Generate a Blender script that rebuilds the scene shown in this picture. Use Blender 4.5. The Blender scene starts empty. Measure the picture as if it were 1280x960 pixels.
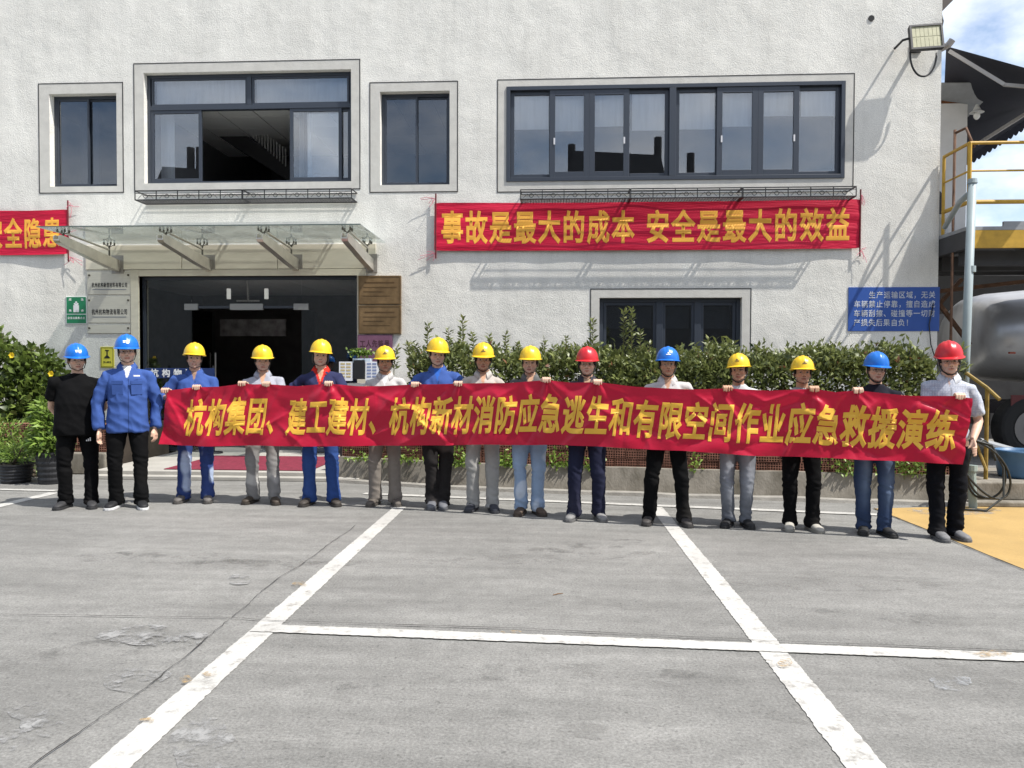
import bpy, bmesh, math, random
import numpy as np
from mathutils import Vector, Matrix, noise

sc = bpy.context.scene
COL = sc.collection
R = math.radians
rng = random.Random(7)
nrng = np.random.default_rng(11)

# ------------------------------------------------------------------ camera
F = 961.0                       # focal length in pixels of the 1280 wide photo
CAMH = 1.48
cam_d = bpy.data.cameras.new('camera')
cam = bpy.data.objects.new('camera', cam_d)
COL.objects.link(cam)
cam_d.sensor_width = 36.0
cam_d.lens = F / 1280 * 36.0
cam_d.clip_end = 2000
cam_d.clip_start = 0.05
CM = Matrix.Rotation(R(3.28), 4, 'Z') @ Matrix.Rotation(R(90 - 1.31), 4, 'X') @ Matrix.Rotation(0.003, 4, 'Z')
cam.matrix_world = Matrix.Translation((0, 0, CAMH)) @ CM
sc.camera = cam
sc.render.resolution_x, sc.render.resolution_y = 1024, 768

# ------------------------------------------------------------------ light
SUN_DIR = Vector((-0.60, 0.26, -1.0)).normalized()
sd = bpy.data.lights.new('sun', 'SUN')
sd.energy = 4.2
sd.angle = R(0.5)
sd.color = (1.0, 0.96, 0.90)
so = bpy.data.objects.new('sun', sd)
COL.objects.link(so)
so.rotation_euler = SUN_DIR.to_track_quat('-Z', 'Y').to_euler()
so.location = (10, -6, 20)

world = bpy.data.worlds.new('World')
sc.world = world
world.use_nodes = True
wt = world.node_tree
bg = wt.nodes['Background']
sky = wt.nodes.new('ShaderNodeTexSky')
sky.sky_type = 'NISHITA'
sky.sun_disc = False
sky.sun_elevation = math.asin(-SUN_DIR.z)
sky.sun_rotation = math.atan2(-SUN_DIR.x, -SUN_DIR.y)
sky.air_density = 1.0
sky.dust_density = 1.2
tc = wt.nodes.new('ShaderNodeTexCoord')
mp = wt.nodes.new('ShaderNodeMapping')
mp.inputs['Scale'].default_value = (1, 1, 1.9)
nz = wt.nodes.new('ShaderNodeTexNoise')
nz.inputs['Scale'].default_value = 3.1
nz.inputs['Detail'].default_value = 9
nz.inputs['Roughness'].default_value = 0.58
rp = wt.nodes.new('ShaderNodeValToRGB')
rp.color_ramp.elements[0].position = 0.41
rp.color_ramp.elements[1].position = 0.63
mx = wt.nodes.new('ShaderNodeMix')
mx.data_type = 'RGBA'
mx.inputs['B'].default_value = (7.4, 7.6, 8.0, 1)
wt.links.new(tc.outputs['Generated'], mp.inputs['Vector'])
wt.links.new(mp.outputs[0], nz.inputs['Vector'])
wt.links.new(nz.outputs[0], rp.inputs[0])
wt.links.new(rp.outputs[0], mx.inputs['Factor'])
wt.links.new(sky.outputs[0], mx.inputs['A'])
wt.links.new(mx.outputs['Result'], bg.inputs['Color'])
bg.inputs['Strength'].default_value = 0.12

vs = sc.view_settings
vs.view_transform = 'Standard'
vs.look = 'None'
vs.exposure = 0.70
vs.gamma = 1.0
vs.use_curve_mapping = False
sc.cycles.max_bounces = 8
sc.cycles.transparent_max_bounces = 24
sc.cycles.use_denoising = True

# ------------------------------------------------------------------ placing helpers
CAM = Vector((0, 0, CAMH))
CM3 = CM.to_3x3()


def ray(px, py):
    return (CM3 @ Vector(((px - 640) / F, (480 - py) / F, -1.0)))


def on_y(px, py, y):
    d = ray(px, py)
    return CAM + d * (y / d.y)


def on_ground(px, py, z=0.0):
    d = ray(px, py)
    return CAM + d * ((z - CAMH) / d.z)


def on_path(px, py, yfun):
    y = 7.0
    for _ in range(25):
        p = on_y(px, py, y)
        y = yfun(p.x)
    return on_y(px, py, y)


FY = 12.0                       # the facade plane


def fac(x0, y0, x1, y1, y=FY):
    """pixel rectangle on the facade -> X0, X1, Z0, Z1"""
    a = [on_y(px, py, y) for px, py in ((x0, y0), (x1, y0), (x0, y1), (x1, y1))]
    return ((a[0].x + a[2].x) / 2, (a[1].x + a[3].x) / 2, (a[2].z + a[3].z) / 2, (a[0].z + a[1].z) / 2)


# ------------------------------------------------------------------ materials
MATS = {}


def mat(name, col, rough=0.7, metal=0.0, var=0.0, vscale=4.0, bump=0.0, bscale=60.0, bdist=0.01, spec=0.4,
        col2=None, detail=6.0, stretch=(1, 1, 1), attr=False, trans=0.0, coat=0.0, sheen=0.0, var_lo=0.35, var_hi=0.7):
    if name in MATS:
        return MATS[name]
    m = bpy.data.materials.new(name)
    m.use_nodes = True
    nt = m.node_tree
    b = nt.nodes['Principled BSDF']
    b.inputs['Roughness'].default_value = rough
    b.inputs['Metallic'].default_value = metal
    b.inputs['Specular IOR Level'].default_value = spec
    b.inputs['Coat Weight'].default_value = coat
    b.inputs['Sheen Weight'].default_value = sheen
    c = (*col, 1)
    b.inputs['Base Color'].default_value = c
    tcn = nt.nodes.new('ShaderNodeTexCoord')
    mpn = nt.nodes.new('ShaderNodeMapping')
    mpn.inputs['Scale'].default_value = stretch
    nt.links.new(tcn.outputs['Object'], mpn.inputs['Vector'])
    csock = None
    if attr:
        at = nt.nodes.new('ShaderNodeAttribute')
        at.attribute_name = 'Col'
        csock = at.outputs['Color']
    if var or col2:
        n = nt.nodes.new('ShaderNodeTexNoise')
        n.inputs['Scale'].default_value = vscale
        n.inputs['Detail'].default_value = detail
        n.inputs['Roughness'].default_value = 0.6
        nt.links.new(mpn.outputs[0], n.inputs['Vector'])
        r = nt.nodes.new('ShaderNodeMapRange')
        r.inputs['From Min'].default_value = var_lo
        r.inputs['From Max'].default_value = var_hi
        nt.links.new(n.outputs[0], r.inputs['Value'])
        mxn = nt.nodes.new('ShaderNodeMix')
        mxn.data_type = 'RGBA'
        nt.links.new(r.outputs[0], mxn.inputs['Factor'])
        if attr:
            mxn.blend_type = 'MULTIPLY'
            nt.links.new(csock, mxn.inputs['A'])
            k = 1 - var
            mxn.inputs['B'].default_value = (k, k, k, 1)
        else:
            mxn.inputs['A'].default_value = c
            c2 = col2 or tuple(x * (1 - var) for x in col)
            mxn.inputs['B'].default_value = (*c2, 1)
        csock = mxn.outputs['Result']
    if csock:
        nt.links.new(csock, b.inputs['Base Color'])
    if bump:
        n2 = nt.nodes.new('ShaderNodeTexNoise')
        n2.inputs['Scale'].default_value = bscale
        n2.inputs['Detail'].default_value = 4
        nt.links.new(mpn.outputs[0], n2.inputs['Vector'])
        bp = nt.nodes.new('ShaderNodeBump')
        bp.inputs['Strength'].default_value = bump
        bp.inputs['Distance'].default_value = bdist
        nt.links.new(n2.outputs[0], bp.inputs['Height'])
        nt.links.new(bp.outputs[0], b.inputs['Normal'])
    if trans:
        tr = nt.nodes.new('ShaderNodeBsdfTranslucent')
        if csock:
            nt.links.new(csock, tr.inputs['Color'])
        else:
            tr.inputs['Color'].default_value = c
        ms = nt.nodes.new('ShaderNodeMixShader')
        ms.inputs[0].default_value = trans
        nt.links.new(b.outputs[0], ms.inputs[1])
        nt.links.new(tr.outputs[0], ms.inputs[2])
        nt.links.new(ms.outputs[0], nt.nodes['Material Output'].inputs['Surface'])
    MATS[name] = m
    return m


def glass_mat(name, tint=(0.9, 0.95, 0.95), refl=0.2, rough=0.0, dirt=0.0):
    m = bpy.data.materials.new(name)
    m.use_nodes = True
    nt = m.node_tree
    nt.nodes.remove(nt.nodes['Principled BSDF'])
    t = nt.nodes.new('ShaderNodeBsdfTransparent')
    t.inputs['Color'].default_value = (*tint, 1)
    g = nt.nodes.new('ShaderNodeBsdfGlossy')
    g.inputs['Roughness'].default_value = rough
    g.inputs['Color'].default_value = (0.95, 0.97, 1.0, 1)
    lw = nt.nodes.new('ShaderNodeFresnel')
    lw.inputs['IOR'].default_value = 1.5
    mr = nt.nodes.new('ShaderNodeMapRange')
    mr.inputs['From Min'].default_value = 0.04
    mr.inputs['From Max'].default_value = 1.0
    mr.inputs['To Min'].default_value = refl
    mr.inputs['To Max'].default_value = 1.0
    ms = nt.nodes.new('ShaderNodeMixShader')
    nt.links.new(lw.outputs[0], mr.inputs['Value'])
    nt.links.new(mr.outputs[0], ms.inputs[0])
    nt.links.new(t.outputs[0], ms.inputs[1])
    nt.links.new(g.outputs[0], ms.inputs[2])
    last = ms
    if dirt:
        d = nt.nodes.new('ShaderNodeBsdfDiffuse')
        d.inputs['Color'].default_value = (0.7, 0.72, 0.68, 1)
        tcn = nt.nodes.new('ShaderNodeTexCoord')
        n = nt.nodes.new('ShaderNodeTexNoise')
        n.inputs['Scale'].default_value = 2.5
        n.inputs['Detail'].default_value = 8
        nt.links.new(tcn.outputs['Object'], n.inputs['Vector'])
        mr2 = nt.nodes.new('ShaderNodeMapRange')
        mr2.inputs['From Min'].default_value = 0.35
        mr2.inputs['From Max'].default_value = 0.75
        mr2.inputs['To Max'].default_value = dirt
        mr2.inputs['To Min'].default_value = dirt * 0.3
        nt.links.new(n.outputs[0], mr2.inputs['Value'])
        ms2 = nt.nodes.new('ShaderNodeMixShader')
        nt.links.new(mr2.outputs[0], ms2.inputs[0])
        nt.links.new(ms.outputs[0], ms2.inputs[1])
        nt.links.new(d.outputs[0], ms2.inputs[2])
        last = ms2
    nt.links.new(last.outputs[0], nt.nodes['Material Output'].inputs['Surface'])
    return m


def leaf_mat(name, dark, light, extra=None, trans=0.3):
    m = bpy.data.materials.new(name)
    m.use_nodes = True
    nt = m.node_tree
    b = nt.nodes['Principled BSDF']
    b.inputs['Roughness'].default_value = 0.42
    b.inputs['Specular IOR Level'].default_value = 0.5
    at = nt.nodes.new('ShaderNodeAttribute')
    at.attribute_name = 'tint'
    r = nt.nodes.new('ShaderNodeValToRGB')
    r.color_ramp.elements[0].color = (*dark, 1)
    r.color_ramp.elements[1].color = (*light, 1)
    r.color_ramp.elements[1].position = 0.9
    if extra:
        e = r.color_ramp.elements.new(0.97)
        e.color = (*extra, 1)
    nt.links.new(at.outputs['Fac'], r.inputs[0])
    nt.links.new(r.outputs[0], b.inputs['Base Color'])
    t = nt.nodes.new('ShaderNodeBsdfTranslucent')
    nt.links.new(r.outputs[0], t.inputs['Color'])
    ms = nt.nodes.new('ShaderNodeMixShader')
    ms.inputs[0].default_value = trans
    nt.links.new(b.outputs[0], ms.inputs[1])
    nt.links.new(t.outputs[0], ms.inputs[2])
    nt.links.new(ms.outputs[0], nt.nodes['Material Output'].inputs['Surface'])
    return m


# ------------------------------------------------------------------ mesh helpers
ORG = {}


class MB:
    def __init__(s):
        s.v = []
        s.f = []

    def add(s, vs, fs):
        k = len(s.v)
        s.v.extend([tuple(p) for p in vs])
        s.f.extend([tuple(i + k for i in q) for q in fs])
        return s

    def box(s, x0, x1, y0, y1, z0, z1):
        x0, x1 = sorted((x0, x1)); y0, y1 = sorted((y0, y1)); z0, z1 = sorted((z0, z1))
        return s.add([(x0, y0, z0), (x1, y0, z0), (x1, y1, z0), (x0, y1, z0), (x0, y0, z1), (x1, y0, z1), (x1, y1, z1), (x0, y1, z1)],
                     [(3, 2, 1, 0), (4, 5, 6, 7), (0, 1, 5, 4), (1, 2, 6, 5), (2, 3, 7, 6), (3, 0, 4, 7)])

    def frame(s, x0, x1, z0, z1, w, y0, y1):
        """rectangular ring in the facade plane, bar width w"""
        s.box(x0, x0 + w, y0, y1, z0, z1)
        s.box(x1 - w, x1, y0, y1, z0, z1)
        s.box(x0 + w, x1 - w, y0, y1, z0, z0 + w)
        s.box(x0 + w, x1 - w, y0, y1, z1 - w, z1)
        return s

    def quad(s, a, b, c, d):
        return s.add([a, b, c, d], [(0, 1, 2, 3)])

    def rings(s, rs, cap=True):
        n = len(rs[0])
        k = len(s.v)
        for r in rs:
            s.v.extend([tuple(p) for p in r])
        for i in range(len(rs) - 1):
            for j in range(n):
                a = k + i * n + j
                b = k + i * n + (j + 1) % n
                s.f.append((a, b, b + n, a + n))
        if cap:
            s.f.append(tuple(k + j for j in reversed(range(n))))
            s.f.append(tuple(k + (len(rs) - 1) * n + j for j in range(n)))
        return s

    def tube(s, pts, rad, n=10, flat=None):
        """pts: list of points, rad: number or list. flat: (axis vector, ratio) for an oval section"""
        pts = [Vector(p) for p in pts]
        if not isinstance(rad, (list, tuple)):
            rad = [rad] * len(pts)
        rs = []
        up = None
        for i, p in enumerate(pts):
            if i == 0:
                t = pts[1] - p
            elif i == len(pts) - 1:
                t = p - pts[i - 1]
            else:
                t = (pts[i + 1] - p).normalized() + (p - pts[i - 1]).normalized()
            t.normalize()
            if up is None:
                ref = Vector((0, 0, 1)) if abs(t.z) < 0.9 else Vector((0, 1, 0))
                if flat:
                    ref = Vector(flat[0])
                up = (ref - t * ref.dot(t)).normalized()
            else:
                up = (up - t * up.dot(t)).normalized()
            sd_ = t.cross(up)
            r = rad[i]
            ra = r * flat[1] if flat else r
            rs.append([p + up * (math.cos(2 * math.pi * j / n) * ra) + sd_ * (math.sin(2 * math.pi * j / n) * r) for j in range(n)])
        return s.rings(rs)

    def ell(s, c, r, n=16, m=10, rot=None):
        c = Vector(c)
        rs = []
        for i in range(m + 1):
            a = -math.pi / 2 + math.pi * i / m
            a = max(-math.pi / 2 + 0.08, min(math.pi / 2 - 0.08, a))
            rr = []
            for j in range(n):
                b = 2 * math.pi * j / n
                p = Vector((math.cos(a) * math.cos(b) * r[0], math.cos(a) * math.sin(b) * r[1], math.sin(a) * r[2]))
                if rot:
                    p = rot @ p
                rr.append(c + p)
            rs.append(rr)
        return s.rings(rs)

    def obox(s, c, ax, ay, az, hx, hy, hz):
        c, ax, ay, az = Vector(c), Vector(ax), Vector(ay), Vector(az)
        vs_ = [c + ax * (hx * i) + ay * (hy * j) + az * (hz * k) for k in (-1, 1) for j in (-1, 1) for i in (-1, 1)]
        return s.add(vs_, [(0, 2, 3, 1), (4, 5, 7, 6), (0, 1, 5, 4), (1, 3, 7, 5), (3, 2, 6, 7), (2, 0, 4, 6)])

    def bar(s, a, b, w, h, up=(0, 0, 1)):
        a, b = Vector(a), Vector(b)
        t = (b - a)
        L = t.length
        t.normalize()
        u = Vector(up)
        if abs(u.dot(t)) > 0.95:
            u = Vector((0, 1, 0))
        u = (u - t * u.dot(t)).normalized()
        sdv = t.cross(u)
        return s.obox((a + b) / 2, t, sdv, u, L / 2, w / 2, h / 2)

    def build(s, name, m, parent=None, smooth=False, bevel=0.0, origin=None, cols=None):
        return make(name, s.v, s.f, m, parent, smooth, bevel, origin, cols)


def make(name, v, f, m, parent=None, smooth=False, bevel=0.0, origin=None, cols=None):
    me = bpy.data.meshes.new(name)
    v = np.asarray(v, dtype=np.float64).reshape(-1, 3)
    if origin is None:
        origin = ORG[parent] if parent is not None else (0, 0, 0)
    o3 = np.array(origin)
    me.from_pydata((v - o3).tolist(), [], f)
    me.update()
    o = bpy.data.objects.new(name, me)
    COL.objects.link(o)
    if isinstance(m, (list, tuple)):
        for q in m:
            me.materials.append(q)
    elif m:
        me.materials.append(m)
    if smooth:
        me.polygons.foreach_set('use_smooth', [True] * len(me.polygons))
    if cols is not None:
        a = me.color_attributes.new('Col', 'FLOAT_COLOR', 'POINT')
        c4 = np.ones((len(v), 4))
        c4[:, :3] = cols
        a.data.foreach_set('color', c4.ravel())
    if bevel:
        b = o.modifiers.new('bevel', 'BEVEL')
        b.width = bevel
        b.segments = 2
        b.limit_method = 'ANGLE'
    if parent is not None:
        o.parent = parent
        ORG[o] = origin
    else:
        o.location = origin
        ORG[o] = origin
    return o


def tag(o, label=None, cat=None, group=None, kind=None):
    if label: o['label'] = label
    if cat: o['category'] = cat
    if group: o['group'] = group
    if kind: o['kind'] = kind
    return o


def thing(name, loc, label, cat, group=None):
    o = bpy.data.objects.new(name, None)
    COL.objects.link(o)
    o.location = loc
    o.empty_display_size = 0.2
    ORG[o] = tuple(loc)
    return tag(o, label, cat, group)


def remesh(mb, voxel, iters=3, fac_=0.5):
    me = bpy.data.meshes.new('tmp')
    me.from_pydata([tuple(p) for p in mb.v], [], mb.f)
    me.update()
    o = bpy.data.objects.new('tmp', me)
    COL.objects.link(o)
    md = o.modifiers.new('r', 'REMESH')
    md.mode = 'VOXEL'
    md.voxel_size = voxel
    md.adaptivity = 0
    if iters:
        sm = o.modifiers.new('s', 'SMOOTH')
        sm.factor = fac_
        sm.iterations = iters
    dg = bpy.context.evaluated_depsgraph_get()
    dg.update()
    e = o.evaluated_get(dg)
    m2 = e.to_mesh()
    n = len(m2.vertices)
    v = np.empty(n * 3)
    m2.vertices.foreach_get('co', v)
    nn = np.empty(n * 3)
    m2.vertices.foreach_get('normal', nn)
    fs = [tuple(p.vertices) for p in m2.polygons]
    e.to_mesh_clear()
    bpy.data.objects.remove(o)
    bpy.data.meshes.remove(me)
    return v.reshape(-1, 3), nn.reshape(-1, 3), fs


# ------------------------------------------------------------------ lettering
GC = {}


def glyph(ch, bold=0.02, cuts=0):
    """outline of one character, thickened by a chamfer; returns (x, y, height 0..1) and faces"""
    key = (ch, bold, cuts)
    if key in GC:
        return GC[key]
    cu = bpy.data.curves.new('g', 'FONT')
    cu.body = ch
    cu.bevel_depth = bold
    cu.bevel_resolution = 0
    cu.resolution_u = 2
    o = bpy.data.objects.new('g', cu)
    COL.objects.link(o)
    dg = bpy.context.evaluated_depsgraph_get()
    me = bpy.data.meshes.new_from_object(o.evaluated_get(dg))
    bpy.data.objects.remove(o)
    bm = bmesh.new()
    bm.from_mesh(me)
    bpy.data.meshes.remove(me)
    back = [f for f in bm.faces if sum(v.co.z for v in f.verts) / len(f.verts) < 0.1 * bold]
    bmesh.ops.delete(bm, geom=back, context='FACES')
    for k in range(1, cuts):
        t = k / cuts
        bmesh.ops.bisect_plane(bm, geom=bm.verts[:] + bm.edges[:] + bm.faces[:], plane_co=(t, 0, 0), plane_no=(1, 0, 0))
        bmesh.ops.bisect_plane(bm, geom=bm.verts[:] + bm.edges[:] + bm.faces[:], plane_co=(0, t - 0.12, 0), plane_no=(0, 1, 0))
    bm.verts.index_update()
    v = [(p.co.x, p.co.y + 0.12, max(0.0, p.co.z / bold)) for p in bm.verts]
    f = [tuple(q.index for q in p.verts) for p in bm.faces]
    bm.free()
    GC[key] = (v, f)
    return GC[key]


def write(mb, text, x0, x1, z0, z1, y, bold=0.015, fill=0.92):
    """flat lettering facing -Y"""
    n = len(text)
    w = (x1 - x0) / n
    for i, ch in enumerate(text):
        if ch in ' \u3000':
            continue
        v, f = glyph(ch, bold)
        if not v:
            continue
        sx = w * fill
        mb.add([(x0 + i * w + (1 - fill) / 2 * w + a * sx, y + 0.0014 - 0.0014 * h, z0 + b * (z1 - z0)) for a, b, h in v], f)


# ------------------------------------------------------------------ foliage
def leaves(name, pos, nrm, length, width, m, parent, tint, droop=0.3, origin=None, seed=0):
    """one mesh of many small folded leaves. pos, nrm: (n,3) arrays (nrm = the way the leaf tip points)"""
    rg = np.random.default_rng(seed)
    n = len(pos)
    d = nrm / (np.linalg.norm(nrm, axis=1, keepdims=True) + 1e-9)
    rnd = rg.normal(size=(n, 3))
    sd_ = np.cross(d, rnd)
    sd_ /= (np.linalg.norm(sd_, axis=1, keepdims=True) + 1e-9)
    up = np.cross(sd_, d)
    up *= np.sign(up[:, 2:3] + 0.2)
    L = length * rg.uniform(0.65, 1.25, (n, 1))
    W = width * rg.uniform(0.7, 1.2, (n, 1))
    b = pos
    mid = pos + d * L * 0.5 + up * L * 0.06
    tip = pos + d * L - up * L * droop * 0.4
    l1 = pos + d * L * 0.45 + sd_ * W * 0.5 + up * W * 0.22
    r1 = pos + d * L * 0.45 - sd_ * W * 0.5 + up * W * 0.22
    V = np.stack([b, l1, mid, r1, tip], axis=1).reshape(-1, 3)
    if origin is None:
        origin = ORG[parent] if parent is not None else (0, 0, 0)
    V = V - np.array(origin)
    i0 = np.arange(n) * 5
    tri = np.stack([i0, i0 + 2, i0 + 1, i0, i0 + 3, i0 + 2, i0 + 1, i0 + 2, i0 + 4, i0 + 2, i0 + 3, i0 + 4], axis=1).reshape(-1, 3)
    me = bpy.data.meshes.new(name)
    me.vertices.add(len(V))
    me.vertices.foreach_set('co', V.ravel())
    me.loops.add(len(tri) * 3)
    me.loops.foreach_set('vertex_index', tri.ravel().astype(np.int32))
    me.polygons.add(len(tri))
    me.polygons.foreach_set('loop_start', (np.arange(len(tri)) * 3).astype(np.int32))
    me.polygons.foreach_set('loop_total', np.full(len(tri), 3, dtype=np.int32))
    me.update()
    me.validate()
    a = me.attributes.new('tint', 'FLOAT', 'POINT')
    a.data.foreach_set('value', np.repeat(np.clip(tint, 0, 1), 5).astype(np.float32))
    me.materials.append(m)
    o = bpy.data.objects.new(name, me)
    COL.objects.link(o)
    if parent is not None:
        o.parent = parent
    else:
        o.location = origin
    ORG[o] = origin
    return o


# =====================================================================================================
#                                         SETTING: GROUND
# =====================================================================================================
def ground_mat():
    m = bpy.data.materials.new('concrete_ground')
    m.use_nodes = True
    nt = m.node_tree
    b = nt.nodes['Principled BSDF']
    b.inputs['Roughness'].default_value = 0.85
    b.inputs['Specular IOR Level'].default_value = 0.3
    tcn = nt.nodes.new('ShaderNodeTexCoord')

    def nzn(scale, detail, rough=0.6, st=None):
        n = nt.nodes.new('ShaderNodeTexNoise')
        n.inputs['Scale'].default_value = scale
        n.inputs['Detail'].default_value = detail
        n.inputs['Roughness'].default_value = rough
        if st:
            mm = nt.nodes.new('ShaderNodeMapping')
            mm.inputs['Scale'].default_value = st
            mm.inputs['Rotation'].default_value = (0, 0, 0.35)
            nt.links.new(tcn.outputs['Object'], mm.inputs['Vector'])
            nt.links.new(mm.outputs[0], n.inputs['Vector'])
        else:
            nt.links.new(tcn.outputs['Object'], n.inputs['Vector'])
        return n.outputs[0]

    def ramp(sock, a, bb, lo, hi):
        r = nt.nodes.new('ShaderNodeMapRange')
        r.inputs['From Min'].default_value = a
        r.inputs['From Max'].default_value = bb
        r.inputs['To Min'].default_value = lo
        r.inputs['To Max'].default_value = hi
        nt.links.new(sock, r.inputs['Value'])
        return r.outputs[0]

    def mul(a, c):
        q = nt.nodes.new('ShaderNodeMath')
        q.operation = 'MULTIPLY'
        nt.links.new(a, q.inputs[0])
        nt.links.new(c, q.inputs[1])
        return q.outputs[0]
    big = ramp(nzn(0.45, 7, 0.65), 0.3, 0.7, 0.80, 1.17)
    streak = ramp(nzn(1.3, 6, 0.65, (0.5, 3.2, 1)), 0.3, 0.72, 0.80, 1.20)
    mid = ramp(nzn(9, 6, 0.7), 0.3, 0.7, 0.86, 1.12)
    fine = ramp(nzn(70, 5, 0.85), 0.30, 0.70, 0.50, 1.44)
    pit = ramp(nzn(38, 2, 0.5), 0.30, 0.37, 0.72, 1.0)
    val = mul(mul(mul(big, streak), mul(mid, fine)), pit)
    cmb = nt.nodes.new('ShaderNodeMix')
    cmb.data_type = 'RGBA'
    cmb.blend_type = 'MULTIPLY'
    cmb.inputs['Factor'].default_value = 1
    cmb.inputs['A'].default_value = (0.205, 0.202, 0.190, 1)
    nt.links.new(val, cmb.inputs['B'])
    nt.links.new(cmb.outputs['Result'], b.inputs['Base Color'])
    bp = nt.nodes.new('ShaderNodeBump')
    bp.inputs['Strength'].default_value = 0.5
    bp.inputs['Distance'].default_value = 0.006
    nt.links.new(fine, bp.inputs['Height'])
    nt.links.new(bp.outputs[0], b.inputs['Normal'])
    return m


GM = ground_mat()
g = MB().quad((-120, -80, 0), (120, -80, 0), (120, 160, 0), (-120, 160, 0)).build('ground', GM)
tag(g, kind='structure')


def paint_mat(name, col, wear_lo, wear_hi, under, scale=7.0, transp=False, dirt=0.45):
    m = bpy.data.materials.new(name)
    m.use_nodes = True
    nt = m.node_tree
    b = nt.nodes['Principled BSDF']
    b.inputs['Roughness'].default_value = 0.7
    tcn = nt.nodes.new('ShaderNodeTexCoord')
    n = nt.nodes.new('ShaderNodeTexNoise')
    n.inputs['Scale'].default_value = scale
    n.inputs['Detail'].default_value = 10
    n.inputs['Roughness'].default_value = 0.75
    nt.links.new(tcn.outputs['Object'], n.inputs['Vector'])
    r = nt.nodes.new('ShaderNodeMapRange')
    r.inputs['From Min'].default_value = wear_lo
    r.inputs['From Max'].default_value = wear_hi
    nt.links.new(n.outputs[0], r.inputs['Value'])
    n2 = nt.nodes.new('ShaderNodeTexNoise')
    n2.inputs['Scale'].default_value = 90
    n2.inputs['Detail'].default_value = 4
    nt.links.new(tcn.outputs['Object'], n2.inputs['Vector'])
    n3 = nt.nodes.new('ShaderNodeTexNoise')
    n3.inputs['Scale'].default_value = 2.2
    n3.inputs['Detail'].default_value = 6
    nt.links.new(tcn.outputs['Object'], n3.inputs['Vector'])
    v1 = nt.nodes.new('ShaderNodeMix')
    v1.data_type = 'RGBA'
    v1.inputs['A'].default_value = (*[c * 0.72 for c in col], 1)
    v1.inputs['B'].default_value = (*[min(0.85, c * 1.12) for c in col], 1)
    nt.links.new(n2.outputs[0], v1.inputs['Factor'])
    v2 = nt.nodes.new('ShaderNodeMix')
    v2.data_type = 'RGBA'
    v2.blend_type = 'MULTIPLY'
    v2.inputs['Factor'].default_value = dirt
    nt.links.new(v1.outputs['Result'], v2.inputs['A'])
    nt.links.new(n3.outputs[0], v2.inputs['B'])
    mxn = nt.nodes.new('ShaderNodeMix')
    mxn.data_type = 'RGBA'
    mxn.inputs['A'].default_value = (*under, 1)
    nt.links.new(v2.outputs['Result'], mxn.inputs['B'])
    nt.links.new(r.outputs[0], mxn.inputs['Factor'])
    nt.links.new(mxn.outputs['Result'], b.inputs['Base Color'])
    bp = nt.nodes.new('ShaderNodeBump')
    bp.inputs['Strength'].default_value = 0.4
    bp.inputs['Distance'].default_value = 0.004
    nt.links.new(n2.outputs[0], bp.inputs['Height'])
    nt.links.new(bp.outputs[0], b.inputs['Normal'])
    if transp:
        t = nt.nodes.new('ShaderNodeBsdfTransparent')
        ms = nt.nodes.new('ShaderNodeMixShader')
        nt.links.new(r.outputs[0], ms.inputs[0])
        nt.links.new(t.outputs[0], ms.inputs[1])
        nt.links.new(b.outputs[0], ms.inputs[2])
        nt.links.new(v2.outputs['Result'], b.inputs['Base Color'])
        nt.links.new(ms.outputs[0], nt.nodes['Material Output'].inputs['Surface'])
    return m


WHITE_PAINT = paint_mat('white_line_paint', (0.60, 0.59, 0.555), 0.36, 0.47, (0.24, 0.23, 0.21), 9.0)
YEL_PAINT = paint_mat('yellow_floor_paint', (0.53, 0.35, 0.125), 0.28, 0.38, (0.45, 0.36, 0.2), 3.0)


def strip_px(a, b, wa, wb, z, ragged=0.004, n=260):
    """ground strip between pixel points a, b; wa, wb widths in metres"""
    A, B = on_ground(*a), on_ground(*b)
    A.z = B.z = z
    t = (B - A).normalized()
    s_ = Vector((-t.y, t.x, 0))
    mb = MB()
    v = []
    for i in range(n + 1):
        k = i / n
        p = A.lerp(B, k)
        w = (wa + (wb - wa) * k) / 2
        j1, j2 = rng.uniform(-1, 1) * ragged, rng.uniform(-1, 1) * ragged
        v += [p + s_ * (w + j1), p - s_ * (w + j2)]
    mb.add(v, [(2 * i, 2 * i + 1, 2 * i + 3, 2 * i + 2) for i in range(n)])
    return mb


lines = [((500, 634), (110, 985), 0.13, 0.15, 0.004), ((820, 634), (1095, 975), 0.13, 0.15, 0.004),
         ((318, 786), (1420, 828.5), 0.12, 0.12, 0.008), ((455, 617.5), (1108, 644.5), 0.10, 0.11, 0.008),
         ((-40, 642), (68, 616), 0.14, 0.14, 0.004), ((-40, 611.5), (70, 614), 0.09, 0.09, 0.008)]
for a, b, wa, wb, z in lines:
    tag(strip_px(a, b, wa, wb, z).build('road_marking', WHITE_PAINT), kind='structure')

# painted yellow loading area
yp = [on_ground(*q) for q in ((1092, 636), (1170, 667), (1249, 700), (1290, 716), (1500, 800), (1700, 760), (1500, 640), (1300, 633), (1215, 633))]
tag(MB().add([(p.x, p.y, 0.004) for p in yp], [tuple(reversed(range(len(yp))))]).build('yellow_painted_ground', YEL_PAINT), kind='structure')
DARKJ = mat('joint_dirt', (0.045, 0.042, 0.038), 0.95, var=0.4, vscale=30)


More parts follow.
